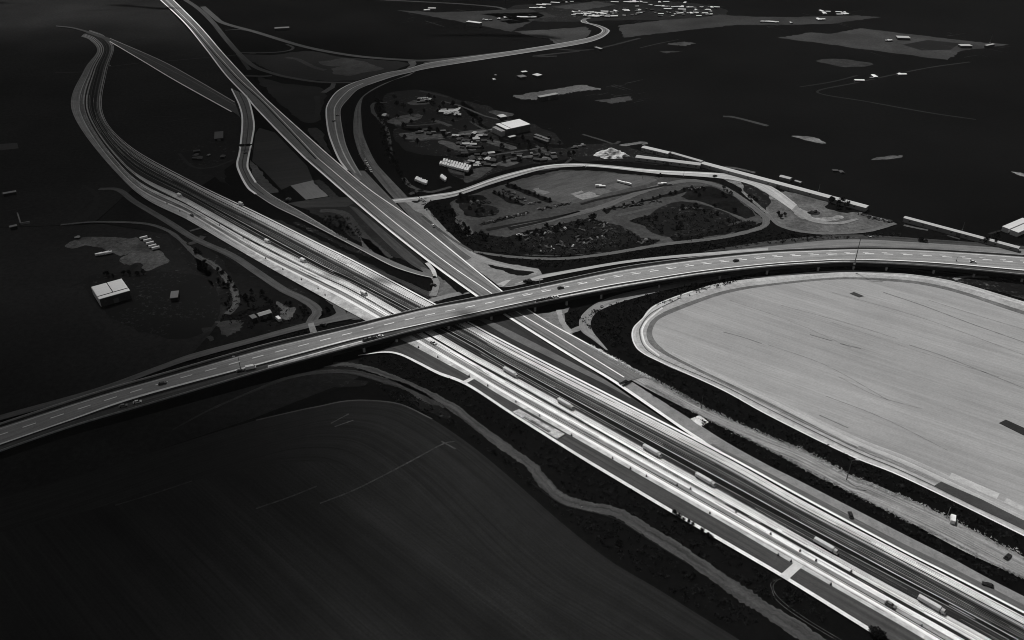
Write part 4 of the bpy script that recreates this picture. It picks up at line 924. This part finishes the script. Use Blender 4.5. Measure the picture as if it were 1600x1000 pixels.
# scrap cars
scp = []
for v in (125, 84, 50, 190):
    b = MB().hull([(-2.1,-.8,.9),(2.1,-.8,.8),(2.1,.8,.8),(-2.1,.8,.9)], [(-2.2,-.9,0),(2.2,-.9,0),(2.2,.9,0),(-2.2,.9,0)])
    b.hull([(-1.2,-.6,1.4),(.6,-.6,1.4),(.6,.6,1.4),(-1.2,.6,1.4)], [(-1.8,-.8,.9),(1.2,-.8,.85),(1.2,.8,.85),(-1.8,.8,.9)])
    scp.append(b.me('scrap_car', mat(v, 'plain', .3, big=.6)))
def scrap(pts, n, lb, grp, jit=1.5, ks=(0, 1, 2, 2)):
    for i in range(n):
        t = R.random() * (len(pts) - 1) if len(pts) > 1 else 0
        k = int(t); a, b = pts[k], pts[min(k + 1, len(pts) - 1)]
        px = a[0] + (b[0] - a[0]) * (t - k) + R.uniform(-jit, jit); py = a[1] + (b[1] - a[1]) * (t - k) + R.uniform(-jit, jit) * .6
        o = lk('scrap_car', scp[R.choice(ks)]); o.location = G(px, py, .25); o.rotation_euler = (0, 0, R.uniform(0, 6.3)); o.scale = (R.uniform(.55, 1.05),) * 3
        tag(o, lb, 'scrap car', grp)
scrap([(812,375),(860,360),(925,348),(960,362),(900,380),(840,390)], 70, 'wrecked car in the dark scrub of the lower scrapyard', 'wrecks in the lower scrapyard', 12, (0, 1, 1, 2, 2, 3))
scrap([(782,296),(800,304),(820,313)], 26, 'wrecked car between the two hedges of the upper scrapyard', 'wrecks between the hedges', 5)
scrap([(826,319),(845,315)], 10, 'wrecked car at the lower end of the two hedges', 'wrecks below the hedges', 1.5)
scrap([(843,328),(868,322),(894,317)], 24, 'wrecked car in the row beneath the upper scrapyard', 'wrecks in the upper row', 1.5)
scrap([(735,318),(750,316),(766,317)], 16, 'wrecked car near the dark tree clump of the scrapyard', 'wrecks by the tree clump', 3)
scrap([(755,350),(785,342),(825,334)], 24, 'wrecked car in the row along the yard ditch', 'wrecks along the ditch', 1.8)
scrap([(965,325),(1010,318),(1046,312)], 24, 'wrecked car in the long row beside the hedge of the eastern yard', 'wrecks beside the hedge', 1.8, (1, 2, 2))
scrap([(1000,380),(1012,373)], 12, 'wrecked car by the pointed corner of the lower scrapyard', 'wrecks in the pointed corner', 4)
scrap([(1078,297),(1098,294)], 10, 'wrecked car under the bend of the eastern yard road', 'wrecks under the bend', 2)
scrap([(1342,334),(1365,341),(1395,348)], 32, 'wrecked car in the bright row at the far right yard', 'wrecks in the far right yard', 2)
scrap([(1260,333),(1275,331)], 6, 'dark machine part round the pond in the right yard', 'parts round the pond', 2, (2,))
scrap([(1058,330),(1075,326),(1100,328)], 8, 'wrecked car in the dark enclosure of the eastern yard', 'wrecks in the enclosure', 2, (1, 2))
scrap([(440,318),(455,310)], 6, 'wrecked car by the pale square plot', 'wrecks by the square plot', 2)
area('pond', [(1262,333),(1270,330),(1281,332),(1279,336),(1268,336)], mat(24, 'plain', .1, rough=.2, spec=.4), 9)
# ================================================================== LAMP POSTS, MASTS
def pole(px, py, ty, label, z0=0.0, arm=0.0, cat='lamp post', name='lamp_post', r=.2, a=0.0, v=120):
    h = rise(px, py, ty, z0); b = G(px, py, z0)
    t = empty(name, b, a); tag(t, label, cat)
    MB().tube((0, 0, 0), (0, 0, h), r, r * .6).put('pole', mat(v), t)
    MB().tube((0, 0, 0), (0, 0, .8), r * 2.2, r * 2).put('base', mat(150), t)
    if arm:
        MB().tube((0, 0, h), (arm, 0, h + .5), r * .6, r * .5).put('arm', mat(v), t)
        MB().box(arm - .3, arm + 1.2, -.3, .3, h + .4, h + .62).put('lamp', mat(200), t)
    return t
pole(1335,413,371,'tallest lamp post, rising from the outer edge of the overpass',6,6,r=.35,v=110)
pole(1322,752,720,'lamp post on the gravel track beside the pale field',0,2,r=.25,v=90); pole(1478,812,793,'lamp post by the pale van on the right gravel track',0,0,r=.22,v=130)
pole(1095,641,617,'lamp post on the gravel strip where the slip road meets it',0,0,r=.22,v=90); pole(1279,299,288,'thin mast behind the longest white building',0,0,'mast','mast',v=130)
pole(1503.5,360,347,'thin mast behind the right white building',0,0,'mast','mast',v=110); pole(1547,67,53,'slim mast by the far right white roofs',0,0,'mast','mast',.4,v=80)
pole(376,577,558,'lamp post leaning over the left part of the overpass',zt(376),-3,r=.2,v=70); pole(843,448,436,'sign post on the far side of the overpass, right of the crossing',6,0,'sign post','sign_post',v=160)
pole(1494,408,401,'left one of two short posts on the right overpass lanes',6,0,'sign post','sign_post',v=190); pole(1516,409,403,'right one of two short posts on the right overpass lanes',6,0,'sign post','sign_post',v=120)
pole(1004,280,271,'thin mast on the near side of the loop road',0,0,'mast','mast',v=110); pole(1068,276,267,'sign post at the edge of the loop road',0,0,'sign post','sign_post',v=90)
pole(1584,391,382,'left one of two posts at the end of the right white building',0,0,'post','gate_post',v=120); pole(1588,392,382.5,'right one of two posts at the end of the right white building',0,0,'post','gate_post',v=120)
pole(909,793,788,'small dark post on the field track at the bottom',0,0,'post','marker_post',.15,v=24); pole(172,103,97,'pylon-like mast in the upper left beside the highway',0,0,'mast','mast',.4,v=110); pole(790,14,2,'tall thin mast at the top edge of the photo',0,0,'mast','mast',.4,v=60)
# ================================================================== TREES AND SCRUB
leafm = [mat(33, 'plain', .5, big=.3, spec=0), mat(40, 'plain', .5, big=.3, spec=0), mat(28, 'plain', .45, big=.3, spec=0)]
barkm = mat(30)
def leafball(mb_, c, r, n, s, flat_=1.0):
    for _ in range(n):
        d = Vector((R.gauss(0, 1), R.gauss(0, 1), R.gauss(0, 1) * .9)).normalized() * r * R.uniform(.55, 1.05)
        d.z *= flat_
        p = Vector(c) + d
        if p.z < .05: p.z = .05
        u = Vector((R.gauss(0, 1), R.gauss(0, 1), R.gauss(0, .6))).normalized() * s * R.uniform(.6, 1.3); v2 = u.orthogonal().normalized() * s * R.uniform(.5, 1)
        v2.rotate(Matrix.Rotation(R.uniform(0, 6.28), 3, u.normalized()))
        mb_.poly([p - u - v2 * .4, p + u * .2 - v2, p + u + v2 * .3, p - u * .2 + v2])
TPs = []
for k in range(4):
    t = empty('tree', (0, 0, -600)); t['category'] = 'tree'
    tr = MB(); h = R.uniform(2.0, 2.8); tr.tube((0, 0, 0), (.1, 0, h), .28, .16)
    cr_m = MB(); cs = []
    for j in range(R.randint(6, 9)):
        a = R.uniform(0, 6.28); rr = R.uniform(0, 1.7); c = (math.cos(a) * rr, math.sin(a) * rr, R.uniform(2.2, 4.6) - rr * .3)
        tr.tube((.1, 0, h * .8), c, .12, .04, 6); leafball(cr_m, c, R.uniform(.9, 1.4), 46, .34)
    tr.put('trunk', barkm, t); cr_m.put('crown', leafm[k % 3], t); TPs.append(t)
def inpoly(x, y, P):
    c = False; j = len(P) - 1
    for i in range(len(P)):
        if (P[i].y > y) != (P[j].y > y) and x < (P[j].x - P[i].x) * (y - P[i].y) / (P[j].y - P[i].y) + P[i].x: c = not c
        j = i
    return c
def sample(px, n):
    P = [G(*p) for p in px]; x0, x1 = min(p.x for p in P), max(p.x for p in P); y0, y1 = min(p.y for p in P), max(p.y for p in P)
    out = []; g = 0
    while len(out) < n and g < n * 400:
        g += 1; x, y = R.uniform(x0, x1), R.uniform(y0, y1)
        if inpoly(x, y, P): out.append(Vector((x, y, 0)))
    return out
def parea(px):
    P = [G(*p) for p in px]; return abs(sum(P[i - 1].x * P[i].y - P[i].x * P[i - 1].y for i in range(len(P)))) / 2
def trees(px, n, lb, grp, s0=.8, s1=1.4):
    n = max(2, int(n * .64)) if n > 4 else n
    pts = sample(px, n) if len(px) > 2 else [G(*px[0]).lerp(G(*px[1]), (i + R.random() * .6) / n) for i in range(n)]
    for p in pts:
        t = R.choice(TPs); s = R.uniform(s0, s1)
        if t.name not in first:
            first[t.name] = 1; t.location = p; t.rotation_euler = (0, 0, R.uniform(0, 6)); t.scale = (s,) * 3; t['label'] = lb; t['group'] = grp
        else: dup(t, p, R.uniform(0, 6), lb, grp, s)
trees([(1289,317),(1305,311),(1324,321),(1320,328),(1300,324)], 12, 'dark round tree in the clump before the longest white building', 'trees before the longest white building', 1.1, 1.6)
trees([(1537,377),(1552,371),(1562,378),(1558,386),(1542,384)], 7, 'dark round tree in the clump before the right white building', 'trees before the right white building', 1.1, 1.5)
K1 = [(715,311),(740,306),(757,307),(760,312),(745,316),(770,328),(777,332),(765,338),(745,340),(725,334),(732,322),(716,318)]
K2 = [(767,300),(785,305),(819,320),(815,322.5),(795,316),(769,303)]
K3 = [(789,290),(797,287),(865,315),(859,318),(838,311),(805,298)]
K4 = [(741,362),(760,367),(790,372),(800,368),(830,361),(870,352),(925,340),(932,345),(968,357),(1000,372),(1032,376),(1010,385),(950,394),(880,401),(800,397),(745,391),(735,376)]
K5 = [(940,329),(1000,315),(1060,298),(1085,291),(1100,290),(1095,296),(1060,303),(1020,313),(960,326),(945,336)]
K6 = [(1090,291),(1112,292),(1140,305),(1165,322),(1180,338),(1165,343),(1115,325),(1085,314),(1062,308)]
K7 = [(980,345),(1060,325),(1085,318),(1120,330),(1160,345),(1184,347),(1170,358),(1080,376),(1058,380),(1035,366),(1003,352)]
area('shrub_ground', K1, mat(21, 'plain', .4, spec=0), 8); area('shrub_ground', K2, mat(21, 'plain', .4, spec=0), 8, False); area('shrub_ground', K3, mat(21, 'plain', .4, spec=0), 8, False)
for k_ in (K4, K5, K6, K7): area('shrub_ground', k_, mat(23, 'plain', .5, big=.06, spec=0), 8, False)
area('gravel_lot', [(1012,348.5),(1023,347.5),(1045,357),(1037,361)], mat(84), 8.6, False)
path('track', [(962,338),(1040,321),(1083,315),(1125,329),(1167,345)], 4, mat(76), 8.6); path('track', [(1082,341),(1056,333),(1062,329)], 2, mat(72), 8.6); path('track', [(1082,341),(1112,333)], 2, mat(72), 8.6)
path('track', [(1122,348),(1138,352),(1162,345)], 3, mat(58), 8.6); path('track', [(812,378),(840,388),(858,394)], 3, mat(60, 'speck', .17), 8.6)
area('verge', [(911,362),(922,361),(930,366),(918,367)], mat(62), 8.6); area('verge', [(885,368),(895,367),(897,369),(887,370)], mat(70), 8.6)
trees(K1, 14, 'dark tree in the clump of the upper left scrapyard', 'trees in the scrapyard clump', .7, 1.1)
trees([(769,301),(817,321)], 10, 'dark tree in the left hedge of the upper scrapyard', 'trees in the left hedge', .55, .8)
trees([(791,288.5),(862,316.5)], 16, 'dark tree in the right hedge of the upper scrapyard', 'trees in the right hedge', .6, .85)
trees([(741,363),(790,373),(870,353),(925,341),(932,345),(880,365),(800,380),(750,380)], 26, 'dark tree along the upper edge of the lower scrapyard', 'trees of the lower scrapyard', .7, 1.15)
trees(K7, 22, 'dark tree in the enclosed copse of the eastern yard', 'trees in the enclosed copse', .6, 1.0)
trees(K6, 12, 'dark tree in the copse inside the yard bend', 'trees inside the yard bend', .6, .9)
trees([(942,331),(1092,293)], 18, 'dark tree in the hedge along the eastern yard road', 'trees along the yard road', .55, .8)
trees([(592,160),(598,200),(606,230),(622,262),(636,290),(626,280),(604,240),(594,200)], 34, 'dark tree in the belt beside the curved road', 'trees beside the curved road', .8, 1.4)
trees([(668,320),(700,350),(735,380),(741,372),(716,340),(700,322)], 18, 'dark tree in the belt between the verge and the scrapyard', 'trees between verge and scrapyard', .7, 1.1)
trees([(1215,330),(1228,338),(1222,345),(1214,340)], 6, 'dark tree beside the right yard track', 'trees beside the right yard track', .6, .9)
trees([(1120,292),(1150,303),(1190,312),(1180,318),(1150,310)], 12, 'dark bushy tree between the loop road and the yard bend', 'trees between loop road and bend', .5, .9)
trees([(1010,270),(1040,274),(1038,278),(1012,275)], 6, 'dark tree on the near verge of the loop road', 'trees on the loop road verge', .5, .8)
trees([(1433,375),(1445,374),(1450,379),(1436,380)], 5, 'dark tree on the frontage verge right of the tall lamp post', 'trees on the frontage verge', .7, 1)
trees([(1053,804),(1086,824)], 9, 'dark tree leaning over the white kerb, upper group', 'trees over the kerb, upper group', .4, .65)
trees([(1096,832),(1118,846)], 6, 'dark tree leaning over the white kerb, middle group', 'trees over the kerb, middle group', .35, .6)
trees([(1362,990),(1374,1000)], 3, 'dark tree leaning over the white kerb at the bottom edge', 'trees over the kerb, lower group', .9, 1.2)
trees([(500,480),(512,481),(522,488),(515,494),(503,492)], 7, 'dark tree on the small island by the frontage junction', 'trees on the small island', .5, .8)
trees([(440,465),(475,480),(485,494),(470,492),(445,478)], 10, 'dark tree west of the frontage junction', 'trees west of the junction', .5, .9)
trees([(1080,452),(1092,448)], 3, 'taller dark tree in the hedge along the pale field', 'taller trees by the pale field', .8, 1.1)
trees([(610,150),(690,150),(760,200),(750,240),(640,240),(615,200)], 52, 'dark tree in the hamlet beyond the curved road', 'trees in the northern hamlet', .7, 1.5)
trees([(300,385),(335,415),(362,440),(372,462),(350,455),(318,418)], 26, 'dark tree in the rough land between the left track and the frontage road', 'trees in the rough land at left', .5, 1.0)
trees([(350,470),(400,455),(440,470),(430,482),(390,484),(360,495)], 22, 'dark tree around the pale-roofed long house', 'trees around the long house', .5, 1.0)
trees([(125,440),(200,424),(250,424),(252,430),(190,433),(130,448)], 12, 'dark tree along the farm track behind the white barn', 'trees behind the white barn', .6, 1.0)
trees([(505,338),(545,345),(562,368),(540,366),(515,352)], 16, 'dark tree in the wedge between the left slip road and the diagonal', 'trees in the wedge', .5, .9)
trees([(780,240),(860,215),(880,228),(900,246),(820,252),(770,262)], 30, 'dark tree among the plots north of the loop road', 'trees among the northern plots', .6, 1.2)
trees([(720,215),(790,206),(830,225),(770,238),(730,240)], 20, 'dark tree below the white warehouse', 'trees below the white warehouse', .6, 1.2)
def scrub(name, label, px, dens, r0=.7, r1=1.7, mm=0, n=15, s=.36):
    k = int(min(2600, parea(px) * dens * 3)); m_ = MB()
    for p in sample(px, k):
        r = R.uniform(r0, r1); leafball(m_, (p.x, p.y, r * .35), r, n, s * r, .8)
    if m_.v:
        o = m_.put(name, leafm[mm]); struct(o, 'stuff'); tag(o, label, 'shrubs')
B1 = [(905,500),(940,478),(1000,465),(1100,440),(1180,428),(1190,432),(1100,455),(1020,480),(992,503),(982,526),(988,545),(1046,578),(1123,611),(1198,652),(1323,714),(1412,751),(1598,842),(1600,869),(1475,801),(1360,750),(1257,702),(1100,631),(1030,589),(970,553),(935,530)]
B2 = [(995,604),(1082,652),(1092,655),(1200,706),(1300,761),(1415,819),(1500,867),(1588,906),(1588,914),(1550,905),(1487,870),(1250,749),(1130,688),(1082,658)]
B3 = [(603,555),(650,573),(730,608),(800,655),(965,757),(1052,808),(1170,877),(1230,913),(1300,955),(1290,985),(1200,935),(1160,915),(1085,862),(1010,815),(970,793),(912,781),(882,766),(850,730),(810,698),(760,660),(710,625),(610,580),(560,562)]
B4 = [(585,597),(640,618),(700,650),(750,685),(800,722),(850,768),(875,792),(907,803),(962,816),(1000,838),(1075,890),(1190,970),(1160,985),(1110,962),(1032,912),(955,866),(880,807),(802,737),(740,690),(680,650),(620,628)]
B5 = [(585,150),(600,240),(640,300),(700,362),(735,387),(741,372),(714,335),(690,322),(650,302),(622,268),(610,220),(600,160)]
B6 = [(746,396),(800,405),(875,408),(950,401),(1037,387),(1125,377),(1190,363),(1212,358),(1250,367),(1300,370),(1400,366),(1420,371),(1325,372.5),(1200,382),(1050,400),(925,414),(845,418)]
scrub('hedge_scrub', 'dark scrub belt between the pale field and the gravel strip', B1, .06)
scrub('hedge_scrub', 'dark scrub strip between the gravel strip and the slip road', B2, .07)
scrub('hedge_scrub', 'dark scrub bank below the white kerb of the service lane', B3, .06, .6, 1.5)
scrub('hedge_scrub', 'dark scrub strip between the field track and the ploughed field', B4, .06, .6, 1.5)
scrub('hedge_scrub', 'dark scrub belt right of the gravel verge of the curved road', B5, .04, .8, 2)
scrub('hedge_scrub', 'dark scrub belt between the scrapyard track and the frontage road', B6, .05, .7, 1.6)
scrub('hedge_scrub', 'dark scrub covering the lower scrapyard', K4, .035, .7, 1.8, 1)
scrub('hedge_scrub', 'dark scrub covering the enclosed copse', K7, .03, .7, 1.8, 1)
scrub('hedge_scrub', 'dark scrub on the loop track island beneath the overpass', [(889,488),(912,482),(905,495),(903,508),(888,513),(884,500)], .12, .6, 1.3)
scrub('hedge_scrub', 'dark scrub between the slip road and the diagonal, left', [(500,338),(545,340),(566,365),(563,375),(530,365),(505,350)], .06, .5, 1.2)
scrub('hedge_scrub', 'dark scrub along the frontage road verge, left of the junction', [(300,566),(390,541),(480,517),(480,520),(400,543),(300,571)], .1, .5, 1.1)
scrub('hedge_scrub', 'dark scrub along the frontage road verge, right of the crossing', [(815,447),(900,429),(1010,410),(1010,413),(900,434),(820,451)], .1, .5, 1.1)
scrub('hedge_scrub', 'dark scrub on the dark plots around the left houses', [(345,460),(372,455),(430,470),(480,490),(480,500),(430,510),(380,515),(345,500)], .03, .5, 1.4)
# pale dry grass fringe
def grass(label, pts, n, v, spread=1.2, h=1.0):
    P = cr([G(*p) for p in pts], 10); m_ = MB()
    for _ in range(n):
        i = R.randrange(len(P) - 1); p = P[i].lerp(P[i + 1], R.random()) + Vector((R.gauss(0, spread), R.gauss(0, spread), .85 if h > .6 else .4))
        for _ in range(5):
            a = R.uniform(0, 6.28); d = Vector((math.cos(a), math.sin(a), 0)) * .2; e = Vector((R.gauss(0, .4), R.gauss(0, .4), h * R.uniform(.2, .6)))
            m_.poly([p - d, p + d, p + d * .3 + e, p - d * .3 + e])
    o = m_.put('dry_grass', mat(v, 'plain', .3, big=.5)); struct(o, 'stuff'); tag(o, label, 'grass')
grass('bright dry grass fringe along the right edge of the diagonal road', [(921,542),(945,556),(970,569),(995,583),(1015,594)], 650, 235, .8)
grass('pale dry grass along the upper edge of the gravel strip', [(1015,592),(1060,617),(1100,639),(1200,684),(1260,709),(1340,751),(1450,796),(1600,872)], 900, 175, .8)
grass('pale dry grass along the lower edge of the gravel strip', [(1010,604),(1092,650),(1200,704),(1300,757),(1415,815),(1600,907)], 600, 160, .6)
grass('pale dry grass along the right side of the left slip road', [(425,309),(455,328),(490,348),(525,368),(540,377)], 420, 170, .9)
grass('pale dry weeds beside the curved road verge', [(565,225),(568,245),(580,270)], 160, 130, 1.4)
# ================================================================== SHADE BLOCKERS (unseen, added high above to darken the left and the far country)
def cloud(label, px, py, rx, ry, op, alt=1100, rot=0.0, seed=0, core=.55):  # builds an unseen shade blocker added high above
    g = G(px, py); t = alt / sd.z
    c = Vector((g.x, g.y, 0)) + sd * t
    bm = bmesh.new(); bmesh.ops.create_icosphere(bm, subdivisions=5, radius=1)
    for v in bm.verts:
        n_ = v.co.copy()
        d = 1 + .22 * noise.fractal(n_ * 1.7 + Vector((seed, 0, 0)), 1, 2, 4)
        v.co = Vector((n_.x * rx * d, n_.y * ry * d, n_.z * 60 * (d + .25 * noise.noise(n_ * 6))))
    me = bpy.data.meshes.new('cloud'); bm.to_mesh(me); bm.free()  # mesh of the added shade blocker
    for p in me.polygons: p.use_smooth = True
    m = bpy.data.materials.new('cloud_vapour'); m.use_nodes = True  # material of the added shade blocker
    n = m.node_tree.nodes; L = m.node_tree.links
    n.remove(n['Principled BSDF'])
    tc = n.new('ShaderNodeTexCoord'); sp = n.new('ShaderNodeVectorMath'); sp.operation = 'MULTIPLY'; sp.inputs[1].default_value = (1 / rx, 1 / ry, 0)
    ln = n.new('ShaderNodeVectorMath'); ln.operation = 'LENGTH'
    L.new(tc.outputs['Object'], sp.inputs[0]); L.new(sp.outputs[0], ln.inputs[0])
    no = n.new('ShaderNodeTexNoise'); no.inputs['Scale'].default_value = .006; no.inputs['Detail'].default_value = 4; L.new(tc.outputs['Object'], no.inputs['Vector'])
    ad = n.new('ShaderNodeMath'); ad.operation = 'MULTIPLY_ADD'; L.new(no.outputs['Fac'], ad.inputs[0]); ad.inputs[1].default_value = .3; L.new(ln.outputs['Value'], ad.inputs[2])
    mr = n.new('ShaderNodeMapRange'); mr.interpolation_type = 'SMOOTHERSTEP'
    mr.inputs['From Min'].default_value = core; mr.inputs['From Max'].default_value = 1.08; mr.inputs['To Min'].default_value = op; mr.inputs['To Max'].default_value = 0
    L.new(ad.outputs[0], mr.inputs['Value'])
    tr = n.new('ShaderNodeBsdfTransparent'); df = n.new('ShaderNodeBsdfDiffuse'); df.inputs['Color'].default_value = (.8, .8, .8, 1); mx = n.new('ShaderNodeMixShader')
    L.new(mr.outputs[0], mx.inputs[0]); L.new(tr.outputs[0], mx.inputs[1]); L.new(df.outputs[0], mx.inputs[2]); L.new(mx.outputs[0], n['Material Output'].inputs['Surface'])
    me.materials.append(m)
    o = lk('cloud', me); o.location = c; o.rotation_euler = (0, 0, rot); tag(o, label, 'cloud')  # added shade blocker, out of view
    return o
cloud('long unseen shade blocker added high above the left side, darkening the upper left', -80, 190, 900, 620, .66, seed=1, core=.45)
cloud('unseen shade blocker added high above the lower left, darkening the overpass approach', -130, 790, 330, 300, .76, seed=5, core=.38)
cloud('wide unseen shade blocker added high above the far country at the top', 900, -60, 1500, 760, .40, seed=9, core=.4)

hz = MB().box(-6000, 6000, -900, 9000, -1.5, H + 3).put('haze', None)  # added scattering volume that lifts the black level
struct(hz, 'stuff'); tag(hz, 'thin scattering veil added over the whole plain to lift the blacks', 'haze')
m = bpy.data.materials.new('lift_haze_air'); m.use_nodes = True
n = m.node_tree.nodes; n.remove(n['Principled BSDF'])
pv = n.new('ShaderNodeVolumePrincipled'); pv.inputs['Color'].default_value = (.9, .9, .9, 1); pv.inputs['Density'].default_value = 1.15e-5; pv.inputs['Anisotropy'].default_value = 0
m.node_tree.links.new(pv.outputs[0], n['Material Output'].inputs['Volume'])
hz.data.materials.append(m)
